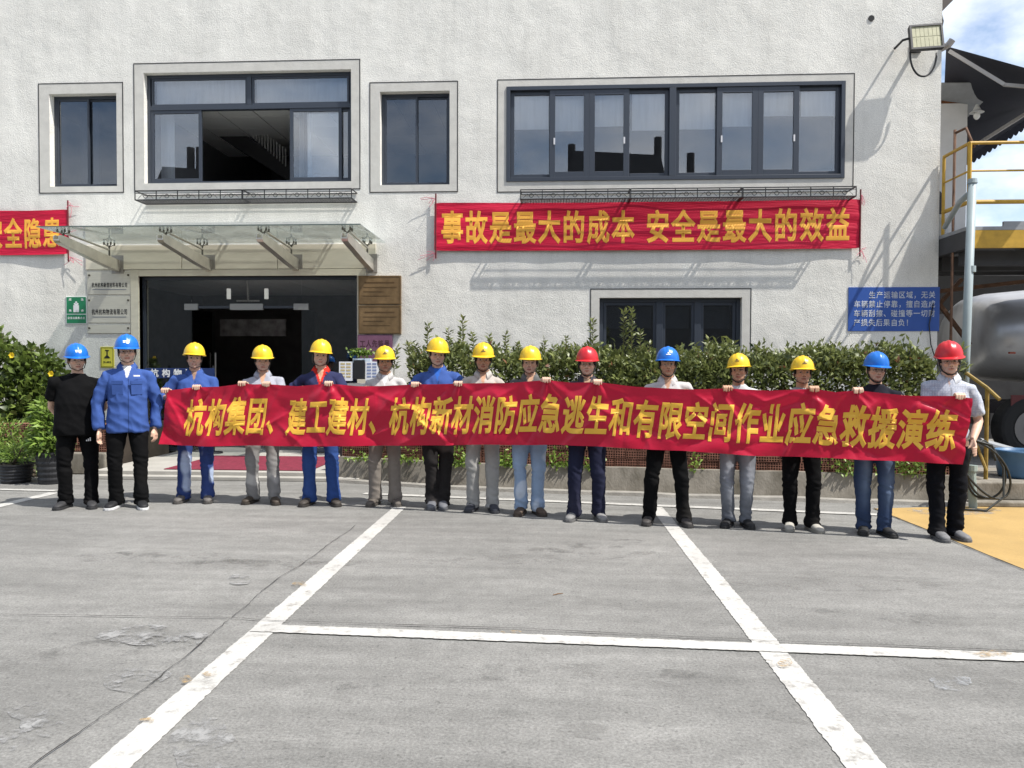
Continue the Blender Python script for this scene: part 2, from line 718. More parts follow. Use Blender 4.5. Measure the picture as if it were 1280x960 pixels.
def crack(pts, w, z, jit, n=26):
    mb = MB()
    P = [on_ground(*p) for p in pts]
    q = []
    for i in range(len(P) - 1):
        for k in range(n):
            p = P[i].lerp(P[i + 1], k / n)
            t = (P[i + 1] - P[i]).normalized()
            s_ = Vector((-t.y, t.x, 0))
            off = noise.noise(Vector((p.x * 3, p.y * 3, 1.0))) * jit + noise.noise(Vector((p.x * 17, p.y * 17, 4.0))) * jit * 0.35
            ww = w * (0.4 + 0.9 * abs(noise.noise(Vector((p.x * 5, p.y * 5, 9.0)))) * 1.6)
            q += [p + s_ * (off + ww / 2), p + s_ * (off - ww / 2)]
    mb.add([(p.x, p.y, z) for p in q], [(2 * i, 2 * i + 1, 2 * i + 3, 2 * i + 2) for i in range(len(q) // 2 - 1)])
    return mb


for pts, w, jit in ((((0, 769.5), (290, 774), (345, 778), (640, 787), (960, 803), (1300, 816)), 0.008, 0.006),
                    (((20, 975), (150, 884), (292, 774)), 0.006, 0.03), (((292, 774), (330, 738), (450, 655)), 0.006, 0.03),
                    (((1092, 636), (1170, 668), (1249, 701), (1300, 721)), 0.014, 0.008)):
    tag(crack(pts, w, 0.011, jit).build('ground_joint', DARKJ), kind='structure')

# worn light blotches of cement on the concrete
BLOT = paint_mat('cement_blotch', (0.29, 0.288, 0.28), 0.47, 0.60, (0.3, 0.3, 0.3), 5.5, True, 0.1)


def blotch(cx, cy, rx, ry, mm, z=0.005):
    c = on_ground(cx, cy)
    e = on_ground(cx + rx, cy)
    f_ = on_ground(cx, cy - ry)
    a, b = (e - c), (f_ - c)
    v = [(c.x, c.y, z)]
    n = 40
    for i in range(n):
        t = 2 * math.pi * i / n
        k = 1 + 0.45 * noise.noise(Vector((math.cos(t) * 1.4 + cx, math.sin(t) * 1.4, cy)))
        p = c + a * math.cos(t) * k + b * math.sin(t) * k
        v.append((p.x, p.y, z))
    return MB().add(v, [(0, 1 + i, 1 + (i + 1) % n) for i in range(n)]).build('ground_stain', mm)


for kq, q in enumerate(((255, 935, 42, 34), (45, 895, 28, 18), (18, 925, 22, 12), (165, 850, 40, 16), (190, 795, 55, 12), (215, 800, 40, 10), (300, 725, 18, 6), (60, 910, 20, 10))):
    tag(blotch(*q, BLOT, 0.0042 + 0.0006 * kq), kind='structure')
CHALK = paint_mat('chalk_smear', (0.34, 0.35, 0.36), 0.46, 0.66, (0.3, 0.3, 0.3), 9, True, 0.1)
for kq, q in enumerate(((1188, 854, 26, 10), (1195, 640, 60, 4),)):
    tag(blotch(*q, CHALK, 0.0055 + 0.0007 * kq), kind='structure')

RUSTY = paint_mat('rust_stain', (0.36, 0.24, 0.10), 0.46, 0.62, (0.3, 0.3, 0.3), 14, True, 0.1)
for kq, q in enumerate(((262, 845, 9, 3), (232, 852, 8, 4), (375, 732, 9, 3), (185, 905, 10, 4), (1240, 820, 22, 4), (640, 793, 12, 2), (982, 832, 9, 6))):
    tag(blotch(*q, RUSTY, 0.0125 + 0.0005 * kq), kind='structure')
PALE = paint_mat('pale_scuff', (0.245, 0.24, 0.225), 0.50, 0.72, (0.3, 0.3, 0.3), 4.5, True, 0.1)
DARKS = paint_mat('dark_scuff', (0.150, 0.147, 0.138), 0.50, 0.80, (0.3, 0.3, 0.3), 4.0, True, 0.1)


def scuff(pts, w, z, m_):
    P = [on_ground(*p) for p in pts]
    v, n_ = [], 24
    for k in range(n_ + 1):
        t = k / n_
        p = P[0] * (1 - t) ** 2 + P[1] * 2 * t * (1 - t) + P[2] * t * t
        d_ = ((P[1] - P[0]) * (1 - t) + (P[2] - P[1]) * t).normalized()
        s_ = Vector((-d_.y, d_.x, 0)) * w * (0.25 + 0.75 * math.sin(math.pi * t)) / 2
        v += [(p.x + s_.x, p.y + s_.y, z), (p.x - s_.x, p.y - s_.y, z)]
    tag(MB().add(v, [(2 * k, 2 * k + 1, 2 * k + 3, 2 * k + 2) for k in range(n_)]).build('ground_scuff', m_), kind='structure')


for kq, (pts, w_, m_) in enumerate((
        (((690, 832), (880, 870), (1010, 905)), 0.16, PALE), (((1060, 890), (1160, 910), (1290, 925)), 0.20, PALE), (((560, 900), (760, 905), (930, 955)), 0.14, PALE),
        (((1080, 800), (1180, 845), (1290, 860)), 0.25, PALE), (((480, 700), (640, 705), (820, 690)), 0.35, PALE), (((60, 700), (200, 690), (400, 705)), 0.4, PALE),
        (((880, 720), (1000, 735), (1200, 730)), 0.35, PALE), (((420, 860), (600, 830), (900, 845)), 0.22, DARKS), (((150, 690), (330, 720), (470, 700)), 0.3, DARKS),
        (((1000, 760), (1130, 780), (1290, 775)), 0.24, DARKS), (((20, 830), (130, 800), (260, 810)), 0.3, DARKS), (((620, 680), (720, 690), (800, 675)), 0.4, DARKS))):
    scuff(pts, w_, 0.0022 + 0.0001 * kq, m_)

# =====================================================================================================
#                                         OFFICE BUILDING
# =====================================================================================================


def stucco():
    m = bpy.data.materials.new('white_stucco')
    m.use_nodes = True
    nt = m.node_tree
    b = nt.nodes['Principled BSDF']
    b.inputs['Roughness'].default_value = 0.9
    b.inputs['Specular IOR Level'].default_value = 0.2
    tcn = nt.nodes.new('ShaderNodeTexCoord')

    def nzn(scale, detail, rough, st=(1, 1, 1)):
        mm = nt.nodes.new('ShaderNodeMapping')
        mm.inputs['Scale'].default_value = st
        nt.links.new(tcn.outputs['Object'], mm.inputs['Vector'])
        n = nt.nodes.new('ShaderNodeTexNoise')
        n.inputs['Scale'].default_value = scale
        n.inputs['Detail'].default_value = detail
        n.inputs['Roughness'].default_value = rough
        nt.links.new(mm.outputs[0], n.inputs['Vector'])
        return n.outputs[0]

    def mr(sock, a, bb, lo, hi):
        r = nt.nodes.new('ShaderNodeMapRange')
        r.inputs['From Min'].default_value = a
        r.inputs['From Max'].default_value = bb
        r.inputs['To Min'].default_value = lo
        r.inputs['To Max'].default_value = hi
        nt.links.new(sock, r.inputs['Value'])
        return r.outputs[0]

    def mul(a, c):
        q = nt.nodes.new('ShaderNodeMath')
        q.operation = 'MULTIPLY'
        nt.links.new(a, q.inputs[0])
        nt.links.new(c, q.inputs[1])
        return q.outputs[0]
    drip = mr(nzn(1.3, 7, 0.65, (2.0, 1, 0.6)), 0.36, 0.7, 1.03, 0.90)
    blot = mr(nzn(0.9, 8, 0.68), 0.44, 0.72, 1.02, 0.86)
    grain = mr(nzn(70, 2, 0.5), 0.36, 0.64, 0.86, 1.06)
    run = mr(nzn(1.0, 8, 0.7, (7.0, 1, 0.5)), 0.50, 0.76, 1.0, 0.90)
    val = mul(mul(mul(drip, run), blot), grain)
    cm = nt.nodes.new('ShaderNodeMix')
    cm.data_type = 'RGBA'
    cm.blend_type = 'MULTIPLY'
    cm.inputs['Factor'].default_value = 1
    cm.inputs['A'].default_value = (0.735, 0.72, 0.665, 1)
    nt.links.new(val, cm.inputs['B'])
    nt.links.new(cm.outputs['Result'], b.inputs['Base Color'])
    vor = nt.nodes.new('ShaderNodeTexVoronoi')
    vor.inputs['Scale'].default_value = 62
    nt.links.new(tcn.outputs['Object'], vor.inputs['Vector'])
    sm_ = nt.nodes.new('ShaderNodeMath')
    sm_.operation = 'ADD'
    nt.links.new(mr(vor.outputs['Distance'], 0, 0.7, 1, 0), sm_.inputs[0])
    nt.links.new(mr(nzn(110, 2, 0.5), 0.3, 0.7, 0, 0.8), sm_.inputs[1])
    sw = nt.nodes.new('ShaderNodeMath')
    sw.operation = 'ADD'
    nt.links.new(sm_.outputs[0], sw.inputs[0])
    nt.links.new(mr(nzn(1.8, 4, 0.5), 0.3, 0.7, 0, 5.0), sw.inputs[1])
    bp = nt.nodes.new('ShaderNodeBump')
    bp.inputs['Strength'].default_value = 0.42
    bp.inputs['Distance'].default_value = 0.0065
    nt.links.new(sw.outputs[0], bp.inputs['Height'])
    nt.links.new(bp.outputs[0], b.inputs['Normal'])
    return m


STUCCO = stucco()
TRIM = mat('smooth_trim_plaster', (0.565, 0.55, 0.505), 0.9, var=0.16, vscale=5, bump=0.5, bscale=95, bdist=0.008)
GROOVE = mat('black_groove', (0.03, 0.03, 0.03), 0.9)
FRAME = mat('slate_aluminium', (0.035, 0.043, 0.058), 0.38, spec=0.5)
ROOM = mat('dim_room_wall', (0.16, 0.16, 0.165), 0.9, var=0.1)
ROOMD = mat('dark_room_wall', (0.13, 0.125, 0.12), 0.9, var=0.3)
CURT = mat('white_curtain', (0.80, 0.82, 0.84), 0.9, var=0.15, vscale=3, stretch=(6, 1, 0.6), trans=0.25)
PANE = glass_mat('window_glass', (0.94, 0.955, 0.965), 0.11)
PANE_DARK = glass_mat('dark_window_glass', (0.50, 0.53, 0.57), 0.10)
DOORGLASS = glass_mat('door_glass', (0.86, 0.88, 0.87), 0.09)
STEEL = mat('stainless_steel', (0.70, 0.67, 0.60), 0.38, metal=0.8, var=0.2, vscale=5, bump=0.05, bscale=40)
STONE = mat('beige_stone', (0.62, 0.58, 0.47), 0.5, var=0.14, vscale=2.5, stretch=(1, 1, 5))

W1 = fac(62, 117, 146, 233); W2 = fac(180, 89, 439, 228); W3 = fac(475, 114, 562, 231)
W4 = fac(633, 105, 1056, 225); W5 = fac(749, 372, 927, 505); DR = fac(175, 345, 447, 569.5)
W0 = (W1[0] - 2.35, W1[1] - 2.3, W1[2], W1[3])
XR = on_y(1175, 200, FY).x
XL = -11.0
ZT = 9.2
WT = 0.26
bld = thing('office_building', (0, FY, 0), 'white stucco two storey office with dark framed windows behind the row of people', 'building')


def holes_wall(mb, x0, x1, z0, z1, y0, y1, holes):
    xs = sorted({x0, x1, *[h[0] for h in holes], *[h[1] for h in holes]})
    zs = sorted({z0, z1, *[h[2] for h in holes], *[h[3] for h in holes]})
    for i in range(len(xs) - 1):
        for j in range(len(zs) - 1):
            cx, cz = (xs[i] + xs[i + 1]) / 2, (zs[j] + zs[j + 1]) / 2
            if any(h[0] < cx < h[1] and h[2] < cz < h[3] for h in holes):
                continue
            a, b, c, d = xs[i], xs[i + 1], zs[j], zs[j + 1]
            mb.quad((a, y0, c), (b, y0, c), (b, y0, d), (a, y0, d))
            mb.quad((b, y1, c), (a, y1, c), (a, y1, d), (b, y1, d))
    for h in holes:
        a, b, c, d = h
        mb.quad((a, y0, c), (a, y0, d), (a, y1, d), (a, y1, c))
        mb.quad((b, y0, d), (b, y0, c), (b, y1, c), (b, y1, d))
        mb.quad((a, y0, d), (b, y0, d), (b, y1, d), (a, y1, d))
        mb.quad((b, y0, c), (a, y0, c), (a, y1, c), (b, y1, c))


mb = MB()
holes = [W0, W1, W2, W3, W4, W5, DR]
holes_wall(mb, XL, XR, 0, ZT, FY, FY + WT, holes)
mb.quad((XR, FY, 0), (XR, FY + 9, 0), (XR, FY + 9, ZT), (XR, FY, ZT))
mb.quad((XL, FY + 9, 0), (XL, FY, 0), (XL, FY, ZT), (XL, FY + 9, ZT))
mb.quad((XR, FY + 9, 0), (XL, FY + 9, 0), (XL, FY + 9, ZT), (XR, FY + 9, ZT))
mb.build('wall', STUCCO, bld)
MB().box(XL - 0.3, XR + 0.05, FY - 0.25, FY + 9.2, ZT, ZT + 0.25).build('roof', mat('roof_concrete', (0.4, 0.4, 0.39), 0.9), bld)
# rooms: slab between floors, partitions, room backs
XP = (W3[1] + W4[0]) / 2
ZS = 3.75
mb = MB()
mb.box(XL + 0.02, XR - 0.02, FY + WT, FY + 8.9, ZS - 0.35, ZS)
mb.box(XP - 0.08, XP + 0.08, FY + WT, FY + 8.9, ZS, 7.0)
mb.box(XP - 0.08, XP + 0.08, FY + WT, FY + 8.9, 0.02, ZS - 0.35)
mb.box(XL + 0.02, XP - 0.08, FY + 6.0, FY + 6.1, ZS, 7.0)
mb.box(XP + 0.08, XR - 0.02, FY + 4.5, FY + 4.6, ZS, 7.0)
mb.box(XL + 0.02, XR - 0.02, FY + 6.5, FY + 6.6, 0.02, ZS - 0.35)
mb.box(XL + 0.02, XR - 0.02, FY + WT, FY + 8.9, 7.0, 7.1)
xm = (W1[1] + W2[0]) / 2
mb.box(xm - 0.05, xm + 0.05, FY + WT, FY + 6.0, ZS, 7.0)
mb.build('inner_wall', ROOM, bld)
MB().box(XL + 0.5, XP - 0.1, FY + WT + 0.02, FY + 5.2, 0.06, 0.10).build('hall_floor', mat('hall_tiles', (0.35, 0.34, 0.32), 0.35), bld)
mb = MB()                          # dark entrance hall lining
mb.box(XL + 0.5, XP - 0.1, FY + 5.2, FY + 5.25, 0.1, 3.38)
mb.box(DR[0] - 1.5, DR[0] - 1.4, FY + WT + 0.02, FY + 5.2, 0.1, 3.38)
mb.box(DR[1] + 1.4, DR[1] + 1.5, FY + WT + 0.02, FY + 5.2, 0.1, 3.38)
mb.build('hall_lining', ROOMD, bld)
# suspended ceiling in the hall, with tile grid
mb = MB()
for i in range(9):
    for j in range(6):
        x0 = DR[0] - 1.2 + i * 0.62
        y0 = FY + 0.45 + j * 0.62
        mb.box(x0, x0 + 0.6, y0, y0 + 0.6, 2.98, 3.0)
mb.build('ceiling_tile', mat('ceiling_tiles', (0.78, 0.78, 0.76), 0.9), bld)
mb = MB()
for px in (286, 333):
    p = on_y(px, 368, FY + 1.2)
    mb.tube([(p.x, p.y, p.z + 0.10), (p.x, p.y, p.z - 0.08)], 0.035, 10)
LIT = mat('lit_lamp', (0.8, 0.8, 0.78), 0.5)
LIT.node_tree.nodes['Principled BSDF'].inputs['Emission Color'].default_value = (1, 0.97, 0.92, 1)
LIT.node_tree.nodes['Principled BSDF'].inputs['Emission Strength'].default_value = 0.35
mb.build('lamp_tube', LIT, bld)
mb = MB()
p = on_y(310, 376, FY + 1.2)
mb.box(p.x - 0.2, p.x + 0.2, p.y - 0.02, p.y + 0.02, p.z - 0.012, p.z + 0.012)
mb.box(p.x - 0.012, p.x + 0.012, p.y - 0.02, p.y + 0.02, p.z, 2.98)
mb.build('ceiling_lamp', mat('lamp_white', (0.6, 0.6, 0.58), 0.5), bld)
x0, x1, z0, z1 = fac(275, 399, 357, 420, FY + 3.0)
MB().box(x0, x1, FY + 3.0, FY + 3.05, z0, z1).build('hall_board', mat('grey_board', (0.42, 0.42, 0.42), 0.6, var=0.7, vscale=5), bld)
# smooth trim bands and black grooves around the openings
OUT = {'a': (fac(49, 104, 154, 241), W1), 'b': (fac(168, 77, 450, 237.5), W2), 'c': (fac(462.5, 102.5, 572, 240), W3),
       'd': (fac(622, 96, 1067, 238), W4), 'e': (fac(738, 361, 938, 510), W5)}
oz = OUT['a'][0]
OUT['z'] = ((W0[0] - 0.17, W0[1] + 0.17, oz[2], oz[3]), W0)
mb, gb = MB(), MB()
for o_, h in OUT.values():
    y = FY - 0.004
    for (a, b, c, d) in ((o_[0], h[0], o_[2], o_[3]), (h[1], o_[1], o_[2], o_[3]), (h[0], h[1], h[3], o_[3]), (h[0], h[1], o_[2], h[2])):
        mb.quad((a, y, c), (b, y, c), (b, y, d), (a, y, d))
    gb.frame(o_[0] - 0.006, o_[1] + 0.006, o_[2] - 0.006, o_[3] + 0.006, 0.013, FY - 0.007, FY - 0.001)
mb.build('window_surround', TRIM, bld)
gb.build('groove_line', GROOVE, bld)


def sash(x0, x1, z0, z1, y, w, parent, glass, handle=0):
    s_ = MB().frame(x0, x1, z0, z1, w, y - 0.02, y + 0.02).build('sash', FRAME, parent, bevel=0.004)
    MB().box(x0 + w - 0.004, x1 - w + 0.004, y - 0.003, y + 0.003, z0 + w - 0.004, z1 - w + 0.004).build('pane', glass, parent)
    return s_


def curtain(x0, x1, z0, z1, y, parent, folds=26, amp=0.012, m=None):
    n = max(20, int((x1 - x0) * folds * 2.2))
    v = []
    for i in range(n + 1):
        x = x0 + (x1 - x0) * i / n
        a = noise.noise(Vector((x * folds * 0.28, y, z0))) * amp * 2.2
        for k in range(5):
            t = k / 4
            yy = y + a * (0.4 + 0.8 * (1 - t)) + 0.004 * noise.noise(Vector((x * 9, t * 4, 3)))
            v.append((x, yy, z0 + (z1 - z0) * t))
    fs = [(i * 5 + k, (i + 1) * 5 + k, (i + 1) * 5 + k + 1, i * 5 + k + 1) for i in range(n) for k in range(4)]
    return MB().add(v, fs).build('curtain', m or CURT, parent, smooth=True)


def split(w, fr):
    return w[0] + (w[1] - w[0]) * fr


# small two-leaf windows
for W in (W0, W1, W3):
    yb = FY + 0.15
    wn = MB().frame(W[0], W[1], W[2], W[3], 0.045, yb - 0.03, yb + 0.05).build('window', FRAME, bld)
    xm_ = split(W, 0.5)
    sash(W[0] + 0.045, xm_ + 0.02, W[2] + 0.045, W[3] - 0.045, yb - 0.005, 0.028, wn, PANE_DARK)
    sash(xm_ - 0.02, W[1] - 0.045, W[2] + 0.045, W[3] - 0.045, yb + 0.03, 0.028, wn, PANE_DARK)
    if W is W1:
        MB().box(W[0] + 0.1, W[0] + 0.42, yb + 0.5, yb + 0.54, W[2], W[3]).build('inner_column', mat('column_white', (0.5, 0.5, 0.5), 0.9), wn)
# big open window over the door
W = W2
yb = FY + 0.13
wn = MB()
zt = W[2] + (W[3] - W[2]) * 0.70
wn.frame(W[0], W[1], W[2], W[3], 0.05, yb - 0.03, yb + 0.06)
wn.box(W[0] + 0.05, W[1] - 0.05, yb - 0.03, yb + 0.06, zt - 0.035, zt + 0.035)
wn.box(split(W, 0.5) - 0.035, split(W, 0.5) + 0.035, yb - 0.03, yb + 0.06, zt + 0.035, W[3] - 0.05)
wn = wn.build('window', FRAME, bld, bevel=0.003)
tag(wn, 'wide window over the door with its middle slid open')
sash(W[0] + 0.05, split(W, 0.265), W[2] + 0.05, zt - 0.035, yb - 0.0, 0.05, wn, PANE)
sash(split(W, 0.695), split(W, 0.945), W[2] + 0.05, zt - 0.035, yb - 0.0, 0.05, wn, PANE)
sash(split(W, 0.76), W[1] - 0.05, W[2] + 0.05, zt - 0.035, yb + 0.038, 0.045, wn, PANE)
for a, b in ((0.02, 0.488), (0.512, 0.98)):
    sash(split(W, a), split(W, b), zt + 0.035, W[3] - 0.05, yb + 0.005, 0.03, wn, PANE)
    curtain(split(W, a) + 0.03, split(W, b) - 0.03, zt + 0.06, W[3] - 0.05, yb + 0.10, wn, 14, 0.02)
curtain(split(W, 0.03), split(W, 0.10), W[2] + 0.05, zt - 0.03, yb + 0.2, wn, 30, 0.02)
curtain(split(W, 0.72), split(W, 0.78), W[2] + 0.05, zt - 0.03, yb + 0.2, wn, 30, 0.02, mat('grey_curtain', (0.2, 0.22, 0.25), 0.9))
# staircase seen through it
st = MB()
ya = FY + 2.2
pA, pB = on_y(262, 152, ya), on_y(388, 232, ya)
st.bar((pA.x - 1.2, ya + 0.45, pA.z + 0.76), (pB.x + 0.8, ya + 0.45, pB.z - 0.51), 0.9, 0.28)
st.build('stair_flight', mat('stair_soffit', (0.05, 0.05, 0.052), 0.9), bld)
st = MB()
for k in range(16):
    t = k / 15
    px = 302 + t * 55
    p0 = on_y(px, 150 + max(0, (t - 0.15)) * 42, ya - 0.04)
    p1 = on_y(px, 160 + t * 48, ya - 0.04)
    st.tube([p0, p1], 0.011, 6)
st.build('stair_baluster', mat('baluster_white', (0.62, 0.62, 0.6), 0.5), bld)
mb = MB()
for i in range(10):
    for j in range(5):
        x0 = W[0] - 0.4 + i * 0.62
        mb.box(x0, x0 + 0.6, FY + 0.5 + j * 0.62, FY + 1.1 + j * 0.62, 5.78, 5.8)
mb.build('ceiling_tile', MATS['ceiling_tiles'], bld)
# long right window: two halves of four sliding leaves
W = W4
yb = FY + 0.028
wn = MB().frame(W[0], W[1], W[2], W[3], 0.06, yb - 0.05, yb + 0.09)
xm_ = split(W, 0.497)
wn.box(xm_ - 0.05, xm_ + 0.05, yb - 0.05, yb + 0.09, W[2] + 0.06, W[3] - 0.06)
wn = wn.build('window', FRAME, bld, bevel=0.004)
tag(wn, 'long upper window of eight sliding leaves on the right')
for h0, h1 in ((W[0] + 0.06, xm_ - 0.05), (xm_ + 0.05, W[1] - 0.06)):
    hw = (h1 - h0) / 4
    for k in range(4):
        front = k in (1, 2)
        y = yb - 0.012 if front else yb + 0.035
        e0, e1 = (0.0, 0.0) if front else ((0.0, 0.05) if k == 0 else (-0.05, 0.0))
        sash(h0 + k * hw + e0, h0 + (k + 1) * hw + e1, W[2] + 0.06, W[3] - 0.06, y, 0.085 if front else 0.06, wn, PANE)
        zb = W[3] - (W[3] - W[2]) * (0.44 + 0.06 * noise.noise(Vector((k * 3.1, h0, 0))))
        if h0 > xm_ and k > 1:
            zb += 0.16
        curtain(h0 + k * hw + 0.05, h0 + (k + 1) * hw - 0.02, zb, W[3] - 0.06, yb + 0.062, wn, 12, 0.008)
        if front:
            hx = h0 + (k + (0.12 if k == 1 else 0.88)) * hw
            hz = W[2] + (W[3] - W[2]) * 0.42
            MB().box(hx - 0.012, hx + 0.012, y - 0.03, y - 0.0205, hz - 0.05, hz + 0.05).build('latch', mat('latch_white', (0.6, 0.6, 0.62), 0.4), wn)
# ground floor window behind the hedge
W = W5
yb = FY + 0.14
wn = MB().frame(W[0], W[1], W[2], W[3], 0.06, yb - 0.04, yb + 0.06)
for t in (0.43, 0.70):
    wn.box(split(W, t) - 0.05, split(W, t) + 0.05, yb - 0.04, yb + 0.06, W[2] + 0.06, W[3] - 0.06)
wn = wn.build('window', FRAME, bld, bevel=0.004)
tag(wn, 'dark ground floor window half hidden by the hedge')
for a, b in ((0.03, 0.41), (0.45, 0.68), (0.72, 0.97)):
    sash(split(W, a), split(W, b), W[2] + 0.06, W[3] - 0.06, yb, 0.05, wn, PANE_DARK)
    curtain(split(W, a) + 0.05, split(W, b) - 0.05, W[3] - 0.46, W[3] - 0.12, yb + 0.2, wn, 5, 0.004, mat('grey_blind', (0.32, 0.33, 0.35), 0.9))

# stone door surround, glass doors
S0 = fac(167, 337, 467, 569); TOPB = fac(108, 306, 470, 337)
mb = MB()
mb.box(DR[0] - 0.13, DR[0], FY - 0.03, FY + 0.2, 0.1, DR[3] + 0.1)
mb.box(DR[1], DR[1] + 0.14, FY - 0.03, FY + 0.2, 0.1, DR[3] + 0.1)
mb.box(DR[0], DR[1], FY - 0.03, FY + 0.2, DR[3], DR[3] + 0.1)
for a, b in ((0, 0.335), (0.338, 0.665), (0.668, 1)):
    mb.box(split(TOPB, a), split(TOPB, b), FY - 0.025, FY - 0.001, DR[3] + 0.11, TOPB[3])
mb.build('door_surround', STONE, bld, bevel=0.003)
yd = FY + 0.12
gx = [DR[0], on_y(240, 450, yd).x, on_y(309, 450, yd).x, on_y(377, 450, yd).x, DR[1]]
zt = on_y(300, 384, yd).z
dr = MB()
dr.box(DR[0] + 0.002, DR[1] - 0.002, yd - 0.03, yd + 0.03, DR[3] - 0.05, DR[3] - 0.002)
dr.box(DR[0] + 0.002, DR[0] + 0.05, yd - 0.03, yd + 0.03, 0.1, DR[3] - 0.05)
dr.box(DR[1] - 0.05, DR[1] - 0.002, yd - 0.03, yd + 0.03, 0.1, DR[3] - 0.05)
dr.box(gx[1], gx[3], yd - 0.015, yd + 0.015, zt - 0.02, zt + 0.02)
dr.box(gx[0] + 0.05, gx[1], yd - 0.03, yd + 0.03, 0.1, 0.16)
dr.box(gx[3], gx[4] - 0.05, yd - 0.03, yd + 0.03, 0.1, 0.16)
dr = dr.build('door_frame', FRAME, bld)
for a, b, c, d in ((gx[0] + 0.05, gx[1] - 0.006, 0.16, DR[3] - 0.05), (gx[3] + 0.006, gx[4] - 0.05, 0.16, DR[3] - 0.05), (gx[1], gx[2] - 0.004, zt + 0.02, DR[3] - 0.05), (gx[2] + 0.004, gx[3], zt + 0.02, DR[3] - 0.05)):
    MB().box(a, b, yd - 0.006, yd + 0.006, c, d).build('glass_panel', DOORGLASS, dr)
for sx, hinge in ((1, gx[1]), (-1, gx[3])):      # leaves standing open inwards
    MB().box(hinge - 0.006, hinge + 0.006, yd + 0.02, yd + 0.85, 0.12, zt - 0.03).build('door_leaf', DOORGLASS, dr)
    MB().tube([(hinge + sx * 0.05, yd + 0.75, 0.7), (hinge + sx * 0.05, yd + 0.75, 1.7)], 0.014, 8).build('door_handle', STEEL, dr)
mb = MB()
for x, w in ((gx[1], 0.11), (gx[2], 0.27), (gx[3], 0.12)):
    mb.box(x - w, x + w, yd - 0.025, yd + 0.025, zt - 0.045, zt + 0.055)
mb.build('patch_fitting', mat('satin_patch', (0.30, 0.30, 0.29), 0.4, metal=0.5), dr)

# entrance platform, step and mat
PLAT = mat('pale_paving', (0.38, 0.365, 0.33), 0.85, var=0.2, vscale=3, bump=0.3, bscale=80)
pl = [on_ground(118, 597, 0.0), on_ground(430, 605, 0.0)]
PX0, PX1, PY = pl[0].x, pl[1].x + 0.1, 9.75
mb = MB().box(PX0, PX1, PY, FY - 0.04, 0, 0.10).box(PX0 - 0.05, PX1 + 0.05, PY - 0.14, PY, 0, 0.05)
o = tag(mb.build('entrance_platform', PLAT, bevel=0.008), kind='structure')
q = [on_ground(*a, 0.1) for a in ((182, 593), (378, 594.5), (404, 577), (254, 575))]
q = [on_ground(184, 592.5, 0.1), on_ground(376, 594, 0.1)]
MAT = mat('wine_red_mat', (0.20, 0.022, 0.045), 0.95, var=0.35, vscale=12, bump=0.5, bscale=220)
mbm = MB().box(q[0].x, q[1].x, PY + 0.12, FY - 0.6, 0.104, 0.112)
o = mbm.build('door_mat', MAT, origin=((q[0].x + q[1].x) / 2, PY + 1, 0.1))
tag(o, 'wine red mat lying on the pale entrance step', 'mat')

# glass canopy over the door
cz = 3.41
a, b = on_y(46, 278, FY - 1.58), on_y(451, 277, FY - 1.58)
CX0, CX1, CY0 = a.x, b.x, FY - 1.58
can = thing('glass_canopy', ((CX0 + CX1) / 2, FY, cz), 'flat clear glass canopy on four steel arms over the entrance door', 'canopy')
CGL = glass_mat('canopy_glass', (0.90, 0.935, 0.915), 0.10, 0.0, 0.24)
n = 4
for k in range(n):
    u0, u1 = CX0 + (CX1 - CX0) * k / n + 0.004, CX0 + (CX1 - CX0) * (k + 1) / n - 0.004
    MB().box(u0, u1, CY0, FY - 0.05, cz, cz + 0.012).build('glass_panel', CGL, can)
EDGE = mat('glass_edge', (0.10, 0.13, 0.12), 0.3)
MB().box(CX0, CX1, CY0 - 0.009, CY0 - 0.001, cz - 0.002, cz + 0.014).build('front_edge', EDGE, can)
for px in (148, 262, 371, 464):
    xw = on_y(px, 325, FY).x
    arm = MB()
    # tapered channel arm: deep at the wall, rounded nose at the front
    prof = [(FY - 0.03, 2.98, 3.16), (FY - 0.5, 3.04, 3.21), (FY - 1.0, 3.12, 3.27), (FY - 1.4, 3.18, 3.31), (FY - 1.5, 3.20, 3.315), (FY - 1.54, 3.23, 3.295)]
    rs = []
    for (y, z0, z1) in prof:
        w = 0.045
        rs.append([(xw - w, y, z0), (xw + w, y, z0), (xw + w, y, z1), (xw + w - 0.012, y, z1), (xw + w - 0.012, y, z0 + 0.02), (xw - w + 0.012, y, z0 + 0.02), (xw - w + 0.012, y, z1), (xw - w, y, z1)])
    arm.rings([[(p[0], p[1], p[2]) for p in r] for r in rs])
    ar = arm.build('arm', STEEL, can, bevel=0.003)
    MB().box(xw - 0.10, xw + 0.10, FY - 0.028, FY - 0.002, 2.95, 3.24).build('wall_plate', mat('dull_steel', (0.35, 0.33, 0.30), 0.5, metal=0.8, var=0.3), ar, bevel=0.004)
    for y, zz in ((FY - 0.25, 3.17), (FY - 1.38, 3.30)):
        mb = MB()
        mb.tube([(xw, y, zz - 0.03), (xw, y, cz - 0.06)], 0.014, 8)
        for sx in (-1, 1):
            for sy in (-1, 1):
                e = Vector((xw + sx * 0.055, y + sy * 0.05, cz - 0.03))
                mb.tube([(xw, y, cz - 0.07), e], [0.009, 0.007], 7)
                mb.tube([(e.x, e.y, cz - 0.045), (e.x, e.y, cz - 0.002)], 0.014, 8)
        mb.build('spider_clamp', mat('clamp_steel', (0.12, 0.115, 0.10), 0.4, metal=0.8), ar)
    MB().tube([(xw + 0.02, FY - 1.3, cz - 0.05), (xw + 0.02, FY - 0.3, cz - 0.12)], 0.016, 8).build('tie_rod', STEEL, ar)

# window box grilles under the upper windows
IRON = mat('black_wrought_iron', (0.02, 0.02, 0.021), 0.5)


